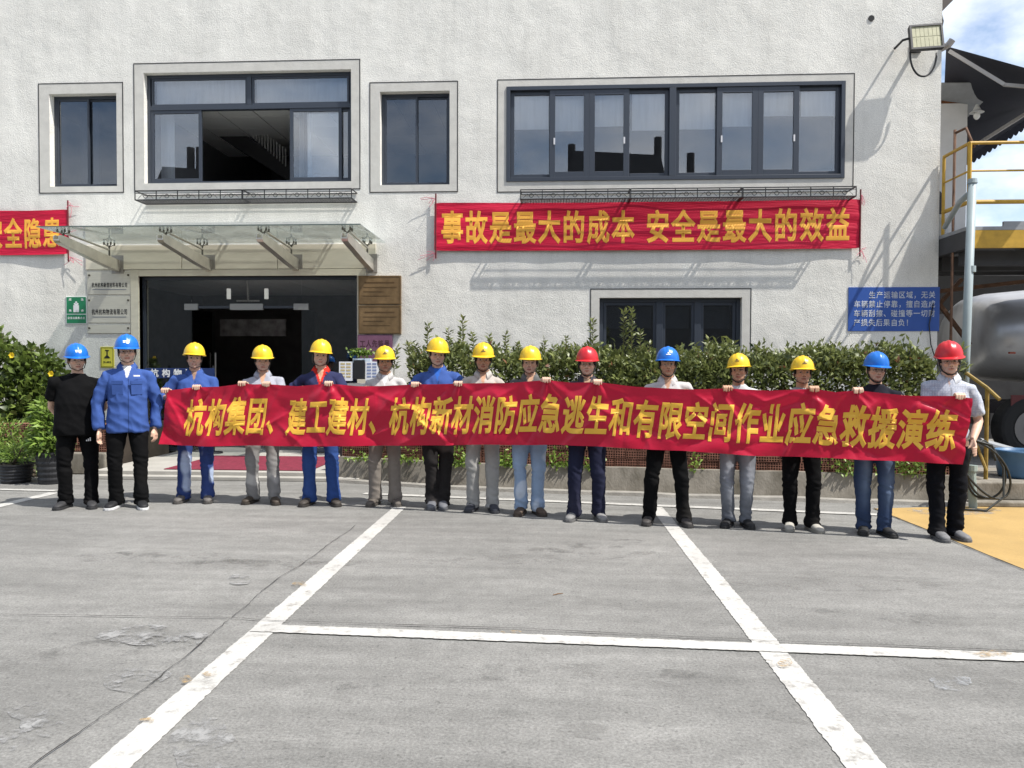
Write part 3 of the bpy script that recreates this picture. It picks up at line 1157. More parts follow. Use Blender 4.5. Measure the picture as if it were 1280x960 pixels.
def grille(px0, px1, py, n, label):
    p0, p1 = on_y(px0, py, FY - 0.34), on_y(px1, py, FY - 0.34)
    x0, x1, z = p0.x, p1.x, (p0.z + p1.z) / 2 - 0.155
    t = thing('flower_box_grille', ((x0 + x1) / 2, FY, z), label, 'grille', 'iron flower box grilles under the windows')
    L = (x1 - x0) / n
    for k in range(n):
        a, b = x0 + k * L + 0.008, x0 + (k + 1) * L - 0.008
        ya, yb_ = FY - 0.34, FY - 0.012
        m_ = MB()
        for zz in (z, z + 0.14):
            for (c, d) in (((a, ya, zz), (b, ya, zz)), ((a, yb_, zz), (b, yb_, zz)), ((a, ya, zz), (a, yb_, zz)), ((b, ya, zz), (b, yb_, zz))):
                m_.bar(c, d, 0.014, 0.014)
        m_.bar((a, ya, z + 0.1), (b, ya, z + 0.1), 0.008, 0.008)
        nb = int(L / 0.30)
        for i in range(nb + 1):
            x = a + (b - a) * i / nb
            m_.bar((x, ya, z), (x, ya, z + 0.14), 0.012, 0.012)
        fr_ = m_.build('basket_frame', IRON, t)
        m_ = MB()
        nf = int(L / 0.042)
        for i in range(nf):
            x = a + (b - a) * (i + 0.5) / nf
            m_.bar((x, ya + 0.008, z), (x, yb_ - 0.008, z), 0.009, 0.006)
        for j in range(7):
            y = ya + (yb_ - ya) * (j + 0.5) / 7
            m_.bar((a, y, z + 0.006), (b, y, z + 0.006), 0.008, 0.006)
        m_.build('mesh_floor', IRON, t)
        m_ = MB()
        for i in range(nb):
            cx = a + (b - a) * (i + 0.5) / nb
            pts = [(cx + 0.03 * math.cos(w), ya, z + 0.055 + 0.03 * math.sin(w)) for w in np.linspace(0, 2 * math.pi, 13)]
            m_.tube(pts, 0.005, 5)
            m_.tube([(cx - 0.12, ya, z + 0.02), (cx - 0.06, ya, z + 0.08), (cx - 0.03, ya, z + 0.05)], 0.004, 5)
            m_.tube([(cx + 0.12, ya, z + 0.02), (cx + 0.06, ya, z + 0.08), (cx + 0.03, ya, z + 0.05)], 0.004, 5)
        m_.build('scrollwork', IRON, t)
    return t


grille(168, 440, 236, 2, 'black iron flower box grille of two sections under the open window above the door')
grille(650, 1071, 234, 3, 'black iron flower box grille of three sections under the long right window')

# hole in the plaster
hp = on_y(1089, 23, FY)
m_ = MB()
m_.tube([(hp.x, FY - 0.012, hp.z), (hp.x, FY - 0.001, hp.z)], 0.045, 16)
m_.build('pipe_hole', GROOVE, bld)

# flood lamp at the corner
lp = on_y(1158, 46, FY - 0.34)
fl = thing('flood_lamp', (lp.x, FY, lp.z), 'square black flood lamp with yellowish led panel on the wall corner', 'lamp')
BLK = mat('black_metal', (0.018, 0.018, 0.02), 0.45)
tilt = Matrix.Rotation(R(-12), 3, 'X')
ax, ay, az = tilt @ Vector((1, 0, 0.06)).normalized(), tilt @ Vector((0, 1, 0)), tilt @ Vector((0, 0, 1))
c = Vector((lp.x, FY - 0.34, lp.z))
MB().obox(c + ay * 0.03, ax, ay, az, 0.235, 0.03, 0.195).build('housing', BLK, fl, bevel=0.012)
m_ = MB()
for sx in (-1, 1):
    m_.obox(c + ax * sx * 0.222 - ay * 0.008, ax, ay, az, 0.014, 0.012, 0.195)
for sz in (-1, 1):
    m_.obox(c + az * sz * 0.182 - ay * 0.008, ax, ay, az, 0.208, 0.012, 0.014)
m_.build('bezel', BLK, fl)
m_ = MB()
for i in range(7):
    for j in range(2):
        m_.obox(c + ax * (-0.178 + i * 0.0595) + az * (-0.088 + j * 0.176) - ay * 0.003, ax, ay, az, 0.027, 0.002, 0.080)
m_.obox(c + ay * 0.0005, ax, ay, az, 0.206, 0.002, 0.166)
m_.build('led_panel', mat('led_yellow', (0.40, 0.39, 0.25), 0.4, var=0.25, vscale=14), fl)
m_ = MB()
m_.bar(c + ay * 0.06 - az * 0.1, (c.x, FY - 0.02, c.z - 0.03), 0.05, 0.03)
m_.box(c.x - 0.07, c.x + 0.07, FY - 0.02, FY - 0.001, c.z - 0.1, c.z + 0.05)
m_.tube([(c.x - 0.22, FY - 0.3, c.z + 0.0), (c.x - 0.30, FY - 0.26, c.z - 0.01), (c.x - 0.31, FY - 0.01, c.z - 0.03)], 0.018, 8)
m_.build('bracket', BLK, fl)
pts = []
for t in np.linspace(0, 1, 20):
    a_ = math.pi * (1 + t)
    pts.append((c.x - 0.01 + 0.20 * math.cos(a_), FY - 0.30 + 0.05 * t, c.z - 0.20 + 0.30 * math.sin(a_) - 0.05 * t * (1 - t) * 4))
MB().tube(pts, 0.014, 8).build('cable', BLK, fl, smooth=True)

# =====================================================================================================
#                                         CLOTH BANNERS
# =====================================================================================================
RED = mat('red_satin', (0.56, 0.007, 0.042), 0.38, var=0.12, vscale=2.0, bump=0.25, bscale=14, bdist=0.012, spec=0.35, trans=0.28, sheen=0.2, stretch=(1, 1, 1.6))
YTXT = mat('golden_print', (0.86, 0.50, 0.06), 0.5, var=0.1, vscale=8, bump=0.25, bscale=14, bdist=0.012, trans=0.12)
WRED = mat('wall_red_cloth', (0.54, 0.006, 0.04), 0.5, var=0.14, vscale=3, bump=0.5, bscale=9, bdist=0.02, spec=0.3, stretch=(0.5, 1, 4))


def cloth(name, P, nu, nv, m, parent=None, origin=(0, 0, 0)):
    v = [P(i / nu, j / nv) for i in range(nu + 1) for j in range(nv + 1)]
    f = [(i * (nv + 1) + j, (i + 1) * (nv + 1) + j, (i + 1) * (nv + 1) + j + 1, i * (nv + 1) + j + 1) for i in range(nu) for j in range(nv)]
    return MB().add(v, f).build(name, m, parent, smooth=True, origin=origin)


def cloth_text(text, P, u0, u1, v0, v1, m, parent, fill=0.93, bold=0.028, cuts=8, off=0.004):
    n = len(text)
    mb_ = MB()
    for i, ch in enumerate(text):
        if ch == ' ':
            continue
        v, f = glyph(ch, bold, cuts)
        w = (u1 - u0) / n
        pts = []
        for a, b, h in v:
            p = P(u0 + (i + (1 - fill) / 2 + a * fill) * w, v0 + b * (v1 - v0))
            pts.append((p[0], p[1] - off + 0.0015 * (1 - h), p[2]))
        mb_.add(pts, f)
    return mb_.build('lettering', m, parent, smooth=True)


def wall_banner(px0, px1, pyt, pyb, texts, label, seed, ends):
    a, b = on_y(px0, (pyt + pyb) / 2, FY - 0.05), on_y(px1, (pyt + pyb) / 2, FY - 0.05)
    zt_ = (on_y(px0, pyt, FY - 0.05).z + on_y(px1, pyt, FY - 0.05).z) / 2
    zb_ = (on_y(px0, pyb, FY - 0.05).z + on_y(px1, pyb, FY - 0.05).z) / 2
    x0, x1 = a.x, b.x

    def P(u, v):
        x = x0 + (x1 - x0) * u
        sag = -0.02 * math.sin(math.pi * u) * (0.5 + 0.5 * v)
        e = min(u, 1 - u) * (x1 - x0)
        pinch = 0.012 * math.exp(-e / 0.06) * (0.5 - v) * 2
        y = FY - 0.05 + 0.018 * noise.noise(Vector((x * 1.3, v * 2.2, seed))) + 0.012 * noise.noise(Vector((x * 0.5, v * 6.5, seed + 5))) * 1.2
        return (x, y, zb_ + (zt_ - zb_) * v + sag + pinch)
    t = cloth('wall_banner', P, int((x1 - x0) / 0.02), 30, WRED, origin=((x0 + x1) / 2, FY, (zt_ + zb_) / 2))
    tag(t, label, 'banner')
    for text, u0, u1 in texts:
        cloth_text(text, P, u0, u1, 0.14, 0.84, mat('orange_print', (0.82, 0.40, 0.05), 0.6, var=0.12, vscale=5), t, bold=0.029, cuts=5)
    for xe, sx in ends:
        pole = MB().tube([(xe - sx * 0.01, FY - 0.055, zb_ - 0.12), (xe - sx * 0.01, FY - 0.055, zt_ + 0.14)], 0.012, 8)
        pole.build('end_stick', mat('dark_red_stick', (0.12, 0.01, 0.015), 0.6), t)
        m2 = MB()
        for zz, dz in ((zt_ + 0.06, 1), (zb_ - 0.04, -1)):
            for k in range(5):
                q = Vector((xe, FY - 0.05, zz))
                pts_ = [q]
                d = Vector((sx * rng.uniform(0.1, 0.8), rng.uniform(-0.3, 0.2), rng.uniform(-0.9, 0.3)))
                for _ in range(4):
                    q = q + d * rng.uniform(0.02, 0.06)
                    d = d + Vector((rng.uniform(-0.9, 0.7), 0, rng.uniform(-0.8, 0.4)))
                    q.y = min(q.y, FY - 0.012)
                    pts_.append(q.copy())
                m2.tube(pts_, 0.0038, 5)
        m2.build('tie_string', mat('pink_string', (0.60, 0.16, 0.22), 0.8), t)


XA, XB = on_y(544, 280, FY - 0.05).x, on_y(1076, 280, FY - 0.05).x
wall_banner(543, 1075, 251, 312, [('事故是最大的成本', 0.014, 0.480), ('安全是最大的效益', 0.503, 0.979)],
            'long red banner with orange characters under the long right window', 3.0, ((XA, -1), (XB, 1)))
wall_banner(-30, 86, 262, 318, [('安全隐患', 0.085, 0.925)], 'short end of a red banner with orange characters beside the glass canopy', 8.0,
            ((on_y(86, 280, FY - 0.05).x, 1),))

# =====================================================================================================
#                                         SIGNS ON THE FACADE
# =====================================================================================================
def plate(name, px, m, label, cat, th=0.012, y=FY, bevel=0.002):
    x0, x1, z0, z1 = fac(*px, y)
    o_ = MB().box(x0, x1, y - th, y - 0.001, z0, z1).build(name, m, bevel=bevel, origin=((x0 + x1) / 2, y, (z0 + z1) / 2))
    tag(o_, label, cat)
    return o_, x0, x1, z0, z1, y - th


BLUE = mat('blue_sign_enamel', (0.028, 0.085, 0.33), 0.4, var=0.12, vscale=3)
WHT = mat('white_print', (0.80, 0.80, 0.80), 0.5)
o, x0, x1, z0, z1, y = plate('notice_sign', (1060, 359, 1174, 414), BLUE, 'blue notice sign with four lines of white writing at the wall corner', 'sign')
m_ = MB()
hh = (z1 - z0)
cw = (x1 - x0) * 0.90 / 11
for i, tx in enumerate(('\u3000\u3000生产运输区域，无关', '车辆禁止停靠，擅自造成', '车辆刮擦、碰撞等一切财', '产损失后果自负！')):
    zz = z1 - hh * (0.26 + 0.21 * i)
    write(m_, tx, x0 + 0.075, x0 + 0.075 + cw * len(tx), zz, zz + hh * 0.17, y - 0.003, 0.012)
m_.build('lettering', mat('faded_white_print', (0.62, 0.65, 0.70), 0.6, var=0.5, vscale=9), o)
m_ = MB()
pts = [(x1 - 0.10, y - 0.02, z1 - 0.25), (x1 - 0.16, y - 0.02, z0 + 0.1), (x1 - 0.13, y - 0.02, z0 - 0.2), (x1 - 0.02, y - 0.02, z0 - 0.55)]
tag(m_.tube(pts, 0.008, 6).build('wall_cable', BLK, smooth=True, origin=(x1, FY, z0)), 'thin black cable hanging down across the blue notice sign', 'cable')

GREEN = mat('green_sign', (0.012, 0.20, 0.085), 0.4)
o, x0, x1, z0, z1, y = plate('assembly_sign', (83, 370.5, 109, 405), mat('sign_white', (0.75, 0.77, 0.75), 0.5), 'green emergency assembly point sign with white figures beside the steel name plates', 'sign')
w, h = x1 - x0, z1 - z0
MB().box(x0 + 0.012, x1 - 0.012, y - 0.003, y - 0.0005, z0 + 0.012, z0 + h * 0.34).box(x0 + 0.012, x1 - 0.012, y - 0.003, y - 0.0005, z0 + h * 0.37, z1 - 0.012).build('green_field', GREEN, o)
m_ = MB()
for ch, a, b in (('应', 0.16, 0.86), ('急', 0.74, 0.86), ('集', 0.16, 0.46), ('合', 0.74, 0.46)):
    write(m_, ch, x0 + w * (a - 0.02), x0 + w * (a + 0.13), z0 + h * (b - 0.02), z0 + h * (b + 0.07), y - 0.0055, 0.02)
write(m_, '应急疏散集合点', x0 + w * 0.08, x0 + w * 0.92, z0 + h * 0.17, z0 + h * 0.26, y - 0.0055, 0.015)
for dx, dz, k in ((-0.07, 0.0, 1), (0.07, 0.0, 1), (0, 0.06, 1.0)):
    cx_, cz_ = x0 + w * (0.5 + dx), z0 + h * (0.56 + dz)
    m_.tube([(cx_, y - 0.0045, cz_ + h * 0.165), (cx_, y - 0.003, cz_ + h * 0.165)], 0.016, 10)
    m_.box(cx_ - 0.022, cx_ + 0.022, y - 0.0056 - 0.0004 * k - dz * 0.01, y - 0.0035, cz_ - 0.06, cz_ + h * 0.12)
m_.build('lettering', WHT, o)

PLATE = mat('brushed_steel_plate', (0.60, 0.57, 0.49), 0.5, metal=0.25, var=0.12, vscale=3, stretch=(1, 1, 12))
BLKTX = mat('black_print', (0.02, 0.02, 0.02), 0.5)
GREYTX = mat('grey_print', (0.22, 0.23, 0.25), 0.5)
for (pa, tx, lb) in (((110, 340, 164, 368), '杭州杭构新型材料有限公司', 'top steel name plate with black company name beside the door'),
                     ((110, 370.5, 164, 403.5), '杭州杭构物流有限公司', 'middle steel name plate with black company name beside the door'),
                     ((110, 406, 164, 416.5), None, 'narrow blank bottom steel name plate beside the door')):
    o, x0, x1, z0, z1, y = plate('name_plate', pa, PLATE, lb, 'name plate', th=0.02)
    w, h = x1 - x0, z1 - z0
    m_ = MB()
    for sx in (0.05, 0.95):
        zc = (z0 + h * 0.85) if tx else (z0 + h * 0.6)
        m_.tube([(x0 + w * sx, y - 0.012, zc), (x0 + w * sx, y + 0.001, zc)], 0.016, 9)
    m_.build('stud', mat('stud_dark', (0.10, 0.09, 0.07), 0.4, metal=0.7), o)
    if tx:
        m_ = MB()
        write(m_, tx, x0 + w * 0.10, x0 + w * 0.93, z0 + h * 0.30, z0 + h * 0.53, y - 0.003, 0.02)
        m_.build('lettering', BLKTX, o)
        MB().box(x0 + w * 0.12, x0 + w * 0.90, y - 0.003, y - 0.001, z0 + h * 0.20, z0 + h * 0.235).build('underline', GREYTX, o)

o, x0, x1, z0, z1, y = plate('warning_sign', (126, 433.5, 143, 459.5), mat('yellow_sign', (0.66, 0.60, 0.07), 0.5), 'small yellow warning sign behind the man in the blue jacket', 'sign')
w, h = x1 - x0, z1 - z0
m_ = MB()
m_.frame(x0 + 0.012, x1 - 0.012, z0 + 0.012, z1 - 0.012, 0.006, y - 0.003, y - 0.001)
m_.box(x0 + w * 0.46, x0 + w * 0.54, y - 0.003, y - 0.001, z0 + h * 0.58, z0 + h * 0.84)
m_.box(x0 + w * 0.36, x0 + w * 0.64, y - 0.0045, y - 0.001, z0 + h * 0.80, z0 + h * 0.85)
m_.add([(x0 + w * 0.25, y - 0.004, z0 + h * 0.45), (x0 + w * 0.75, y - 0.004, z0 + h * 0.45), (x0 + w * 0.6, y - 0.004, z0 + h * 0.57), (x0 + w * 0.45, y - 0.004, z0 + h * 0.6)], [(0, 1, 2, 3)])
write(m_, '当心触电', x0 + w * 0.2, x0 + w * 0.8, z0 + h * 0.22, z0 + h * 0.32, y - 0.003, 0.02)
m_.build('lettering', BLKTX, o)

BRZ = mat('bronze_plaque', (0.29, 0.19, 0.095), 0.33, metal=0.4, var=0.6, vscale=3.5)
for pa, lb, seed in (((449, 345, 502, 381), 'upper brown bronze plaque beside the door', 1), ((449, 382, 502, 417.5), 'lower brown bronze plaque beside the door', 2)):
    o, x0, x1, z0, z1, y = plate('bronze_plaque', pa, BRZ, lb, 'plaque', th=0.055)
    w, h = x1 - x0, z1 - z0
    MB().frame(x0 + 0.01, x1 - 0.01, z0 + 0.01, z1 - 0.01, 0.012, y - 0.005, y - 0.001).build('rim', mat('bronze_light', (0.26, 0.17, 0.085), 0.35, metal=0.8), o)
    m_ = MB()
    for i, (a, b) in enumerate(((0.15, 0.85), (0.12, 0.9), (0.12, 0.6), (0.12, 0.75))):
        zz = z0 + h * (0.74 - 0.15 * i)
        m_.box(x0 + w * a, x0 + w * b, y - 0.003, y - 0.001, zz, zz + h * (0.04 if i == 0 else 0.016))
    m_.build('engraving', mat('bronze_dark', (0.11, 0.065, 0.03), 0.5, metal=0.5), o)
o, x0, x1, z0, z1, y = plate('purple_plate', (448, 418.5, 491, 458), mat('mauve_plate', (0.17, 0.075, 0.125), 0.5, var=0.2, vscale=3), 'mauve plate with dark characters under the bronze plaques', 'plate', th=0.05)
w, h = x1 - x0, z1 - z0
m_ = MB()
write(m_, '工人先锋号', x0 + w * 0.06, x0 + w * 0.94, z0 + h * 0.60, z0 + h * 0.84, y - 0.003, 0.02)
m_.build('lettering', mat('dark_red_print', (0.06, 0.02, 0.03), 0.5), o)

# blue name barrier in the left glass bay of the entrance
yb = FY - 0.25
p0, p1 = on_y(181, 460, yb), on_y(268, 473, yb)
bar = thing('name_board', ((p0.x + p1.x) / 2, yb, 0.1), 'dark blue name board with white characters on two posts in front of the door glass', 'board')
m_ = MB().box(p0.x, p1.x, yb - 0.015, yb + 0.015, p1.z, p0.z)
m_.build('board', mat('navy_board', (0.015, 0.035, 0.13), 0.4), bar, bevel=0.003)
m_ = MB()
write(m_, '杭构物流', p0.x + 0.07, p0.x + 0.82, p1.z + 0.015, p0.z - 0.012, yb - 0.018, 0.03, 0.72)
m_.build('lettering', WHT, bar)
for x in (p0.x + 0.03, p1.x - 0.03):
    MB().tube([(x, yb + 0.03, 0.11), (x, yb + 0.03, p0.z + 0.04)], 0.018, 9).build('post', BLK, bar)
    MB().tube([(x, yb + 0.03, 0.1), (x, yb + 0.03, 0.125)], [0.14, 0.13], 16).build('foot', BLK, bar)

# leaflet stand with three panels right of the door
ys = FY - 0.55
LEAF_GREEN = leaf_mat('bright_leaf', (0.045, 0.10, 0.014), (0.25, 0.36, 0.07))
p0, p1 = on_y(424, 452, ys), on_y(494, 478, ys)
stn = thing('leaflet_stand', ((p0.x + p1.x) / 2, ys, 0), 'black leaflet stand with white notice panels right of the door', 'stand')
m_ = MB()
zt_, zb_ = p0.z, p1.z
for a, b in ((424, 441), (457, 473)):
    q0, q1 = on_y(a, 452, ys), on_y(b, 476, ys)
    MB().box(q0.x, q1.x, ys - 0.01, ys + 0.01, q1.z, q0.z).build('notice_panel', mat('paper_white', (0.72, 0.74, 0.76), 0.6), stn)
    m2 = MB()
    for i in range(5):
        for j in range(2):
            wx = (q1.x - q0.x)
            m2.box(q0.x + wx * (0.12 + 0.42 * j), q0.x + wx * (0.44 + 0.42 * j), ys - 0.013, ys - 0.0105, q0.z - (q0.z - q1.z) * (0.16 + 0.165 * i), q0.z - (q0.z - q1.z) * (0.07 + 0.165 * i))
    m2.build('printed_block', mat('print_tan', (0.5, 0.42, 0.22), 0.6) if a == 424 else mat('print_blue', (0.22, 0.27, 0.42), 0.6), stn)
q0, q1 = on_y(442, 450, ys), on_y(456, 474, ys)
MB().box(q0.x, q1.x, ys - 0.02, ys + 0.03, q1.z, q0.z).build('centre_box', BLK, stn, bevel=0.004)
MB().box(p0.x - 0.02, p1.x - 0.1, ys - 0.02, ys + 0.35, p1.z - 0.06, p1.z - 0.02).build('shelf', mat('shelf_grey', (0.3, 0.3, 0.3), 0.6), stn)
for x in (p0.x + 0.03, p1.x - 0.15):
    for yy in (ys, ys + 0.3):
        MB().box(x - 0.015, x + 0.015, yy - 0.015, yy + 0.015, 0.1, p1.z - 0.06).build('leg', BLK, stn)
MB().box(on_y(440, 446, ys).x, on_y(462, 446, ys).x, ys + 0.04, ys + 0.16, zt_ - 0.02, zt_ + 0.05).build('plant_trough', mat('trough_blue', (0.5, 0.58, 0.66), 0.5), stn)
c = on_y(451, 442, ys + 0.1)
n = 260
pos = np.array([c.x, c.y, c.z]) + nrng.normal(size=(n, 3)) * np.array([0.085, 0.035, 0.03])
tag(leaves('small_plant', pos, nrng.normal(size=(n, 3)) + np.array([0, -0.2, 0.9]), 0.06, 0.035, LEAF_GREEN, None, nrng.random(n), origin=tuple(c)), 'small bright green plant on the leaflet stand', 'plant')

# =====================================================================================================
#                                         PLANTERS AND PLANTS
# =====================================================================================================
BRICK = mat('terracotta_hollow_brick', (0.27, 0.125, 0.085), 0.9, var=0.45, vscale=9, bump=0.4, bscale=90)
KERB = mat('weathered_cement', (0.235, 0.215, 0.18), 0.9, var=0.55, vscale=3.5, bump=0.5, bscale=50, col2=(0.085, 0.075, 0.055), stretch=(1, 1, 0.6), var_lo=0.42, var_hi=0.75)
SOIL = mat('dark_soil', (0.05, 0.038, 0.028), 0.95, var=0.4, bump=0.6, bscale=40)
BARK = mat('shrub_bark', (0.10, 0.08, 0.055), 0.9, var=0.4, vscale=20)
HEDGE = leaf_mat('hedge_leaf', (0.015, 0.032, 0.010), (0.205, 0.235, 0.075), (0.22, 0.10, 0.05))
FLOWERLEAF = leaf_mat('shrub_leaf', (0.014, 0.032, 0.009), (0.19, 0.26, 0.055))


def hollow_brick_wall(mb, A, B, z0, courses, depth=0.12):
    """front of perforated bricks between ground points A and B: every hole is a real recess"""
    A, B = Vector(A), Vector(B)
    t = (B - A)
    L = t.length
    t.normalize()
    nrm = Vector((t.y, -t.x, 0))          # towards the viewer
    bl, bh = 0.27, 0.095
    for c_ in range(courses):
        off = -0.5 * bl * (c_ % 2) - rng.random() * 0.01
        u = off
        while u < L:
            a, b = max(u, 0) + 0.005, min(u + bl, L) - 0.005
            jog = rng.uniform(-0.006, 0.006)
            jz = rng.uniform(-0.003, 0.003)
            if b - a > 0.03:
                zz0, zz1 = z0 + c_ * bh + 0.004 + jz, z0 + (c_ + 1) * bh - 0.004 + jz
                nx_ = max(1, int(round((b - a) / 0.0295)))
                nzr = 3
                P0 = A + t * a + nrm * jog
                for i in range(nx_):
                    for j in range(nzr):
                        c0, c1 = (b - a) * i / nx_, (b - a) * (i + 1) / nx_
                        d0, d1 = zz0 + (zz1 - zz0) * j / nzr, zz0 + (zz1 - zz0) * (j + 1) / nzr
                        g_ = 0.0046
                        o4 = [P0 + t * c0 + Vector((0, 0, d0)), P0 + t * c1 + Vector((0, 0, d0)), P0 + t * c1 + Vector((0, 0, d1)), P0 + t * c0 + Vector((0, 0, d1))]
                        i4 = [P0 + t * (c0 + g_) + Vector((0, 0, d0 + g_)), P0 + t * (c1 - g_) + Vector((0, 0, d0 + g_)), P0 + t * (c1 - g_) + Vector((0, 0, d1 - g_)), P0 + t * (c0 + g_) + Vector((0, 0, d1 - g_))]
                        k4 = [p - nrm * 0.07 for p in i4]
                        mb.add(o4 + i4 + k4, [(0, 1, 5, 4), (1, 2, 6, 5), (2, 3, 7, 6), (3, 0, 4, 7), (4, 5, 9, 8), (5, 6, 10, 9), (6, 7, 11, 10), (7, 4, 8, 11), (8, 9, 10, 11)])
                # top, bottom and end faces
                e = [P0 + Vector((0, 0, zz1)), P0 + t * (b - a) + Vector((0, 0, zz1))]
                mb.quad(e[0], e[1], e[1] - nrm * depth, e[0] - nrm * depth)
                for q_ in (P0, P0 + t * (b - a)):
                    mb.quad(q_ + Vector((0, 0, zz0)), q_ + Vector((0, 0, zz1)), q_ - nrm * depth + Vector((0, 0, zz1)), q_ - nrm * depth + Vector((0, 0, zz0)))
            u += bl


def kerb_run(pts, z0, z1, w, top_w, name, m, parent):
    """long low block following pts: sloping front face"""
    mb = MB()
    n = len(pts)
    fr, bk = [], []
    for i, p in enumerate(pts):
        t = (Vector(pts[min(i + 1, n - 1)]) - Vector(pts[max(i - 1, 0)])).normalized()
        nr = Vector((t.y, -t.x, 0))
        p = Vector(p)
        j = 0.012 * noise.noise(Vector((p.x * 2, 1, z1)))
        fr.append((p + nr * (w + j), p + nr * (top_w + j * 0.5), p - nr * 0.15))
    v = []
    for a, b, c_ in fr:
        h = 0.012 * noise.noise(Vector((a.x * 1.7, 2, 0)))
        v += [(a.x, a.y, z0), (b.x, b.y, z1 + h), (c_.x, c_.y, z1 + h), (c_.x, c_.y, z0)]
    f = []
    for i in range(n - 1):
        for k in range(4):
            f.append((i * 4 + k, (i + 1) * 4 + k, (i + 1) * 4 + (k + 1) % 4, i * 4 + (k + 1) % 4))
    f += [(0, 1, 2, 3), tuple((n - 1) * 4 + k for k in (3, 2, 1, 0))]
    return mb.add(v, f).build(name, m, parent)


def poly_dense(P, step=0.15):
    out = []
    for i in range(len(P) - 1):
        A, B = Vector(P[i]), Vector(P[i + 1])
        n_ = max(1, int((B - A).length / step))
        out += [A.lerp(B, k / n_) for k in range(n_)]
    out.append(Vector(P[-1]))
    return out


pb = [on_ground(*p) for p in ((424, 601), (600, 611.5), (871, 620.5), (1099, 627.5), (1218, 631))]
PLN = [(p.x, p.y, 0) for p in pb]
pth = poly_dense(PLN)
pla = thing('hedge_planter', (PLN[2][0], PLN[2][1], 0), 'long planter of perforated red bricks on a stained cement base below the hedge', 'planter')
kerb_run([p + Vector((0, 0.05, 0)) for p in pth], 0, 0.035, 0.20, 0.19, 'kerb_slab', mat('kerb_pale', (0.30, 0.285, 0.255), 0.9, var=0.35, vscale=5, bump=0.5, bscale=60), pla)
kerb_run([p + Vector((0, 0.10, 0)) for p in pth], 0.035, 0.30, 0.10, 0.05, 'cement_base', KERB, pla)
m_ = MB()
for i in range(len(PLN) - 1):
    hollow_brick_wall(m_, Vector(PLN[i]) + Vector((0, 0.13, 0)), Vector(PLN[i + 1]) + Vector((0, 0.13, 0)), 0.30, 4)
m_.build('brick_wall', BRICK, pla)
m_ = MB()
v = []
for p in pth:
    v += [(p.x, p.y + 0.22, 0.60), (p.x, FY - 0.45, 0.62), (p.x, p.y + 0.22, 0.02)]
m_.add(v, [(3 * i, 3 * i + 3, 3 * i + 4, 3 * i + 1) for i in range(len(pth) - 1)] + [(3 * i + 2, 3 * i + 5, 3 * i + 3, 3 * i) for i in range(len(pth) - 1)])
m_.build('soil', SOIL, pla)


def path_y(P, x):
    return float(np.interp(x, [p[0] for p in P], [p[1] for p in P]))


# the hedge
HX0, HX1 = PLN[0][0] + 0.9, PLN[-1][0] - 0.1
hedge = thing('hedge', ((HX0 + HX1) / 2, 9.6, 0.6), 'long clipped hedge of glossy dark leaves growing in the brick planter', 'hedge')
pos, nor, tin = [], [], []
N = 30000
while len(pos) < N:
    x = nrng.uniform(HX0, HX1)
    yf = path_y(PLN, x) + 0.22
    depth = 1.25
    top = 1.54 + 0.15 * noise.noise(Vector((x * 1.1, 3, 0))) + 0.16 * noise.noise(Vector((x * 4.2, 7, 0)))
    top -= 0.9 * max(0.0, (x - HX1 + 0.4) / 0.5) ** 2
    k = nrng.random()
    if k < 0.55:        # front face
        u = nrng.random()
        z = 0.68 + (top - 0.68) * u
        bulge = 0.16 * math.sin(math.pi * min(1, u * 1.05)) + 0.10 * noise.noise(Vector((x * 2.6, z * 2.6, 2))) + 0.05 * noise.noise(Vector((x * 8, z * 8, 5)))
        y = yf + 0.10 - bulge + abs(nrng.normal()) * 0.10
        d = (nrng.normal() * 0.7, -1.0 + nrng.normal() * 0.5, 0.45 + nrng.normal() * 0.6)
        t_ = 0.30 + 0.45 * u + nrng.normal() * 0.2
    elif k < 0.9:
        v_ = nrng.random()
        y = yf + depth * v_
        z = top + 0.09 * noise.noise(Vector((x * 3, y * 3, 4))) + nrng.normal() * 0.065 - 0.1 * (v_ < 0.08)
        d = (nrng.normal() * 0.7, nrng.normal() * 0.7 - 0.3, 1.0 + nrng.normal() * 0.4)
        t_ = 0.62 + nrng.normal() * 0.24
    else:
        y = yf + depth * nrng.random()
        z = 0.68 + (top - 0.68) * nrng.random()
        d = tuple(nrng.normal(size=3))
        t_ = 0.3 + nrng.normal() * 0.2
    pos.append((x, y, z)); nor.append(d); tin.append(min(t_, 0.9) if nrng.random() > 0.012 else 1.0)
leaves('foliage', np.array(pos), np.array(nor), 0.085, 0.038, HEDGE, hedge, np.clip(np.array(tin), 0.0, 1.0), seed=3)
m_ = MB()
x = HX0 + 0.1
while x < HX1:
    yf = path_y(PLN, x) + 0.55
    m_.tube([(x, yf, 0.55), (x + rng.uniform(-0.05, 0.05), yf + 0.05, 1.0), (x + rng.uniform(-0.1, 0.1), yf, 1.45)], [0.022, 0.017, 0.008], 6)
    x += 0.32
m_.build('stems', BARK, hedge)
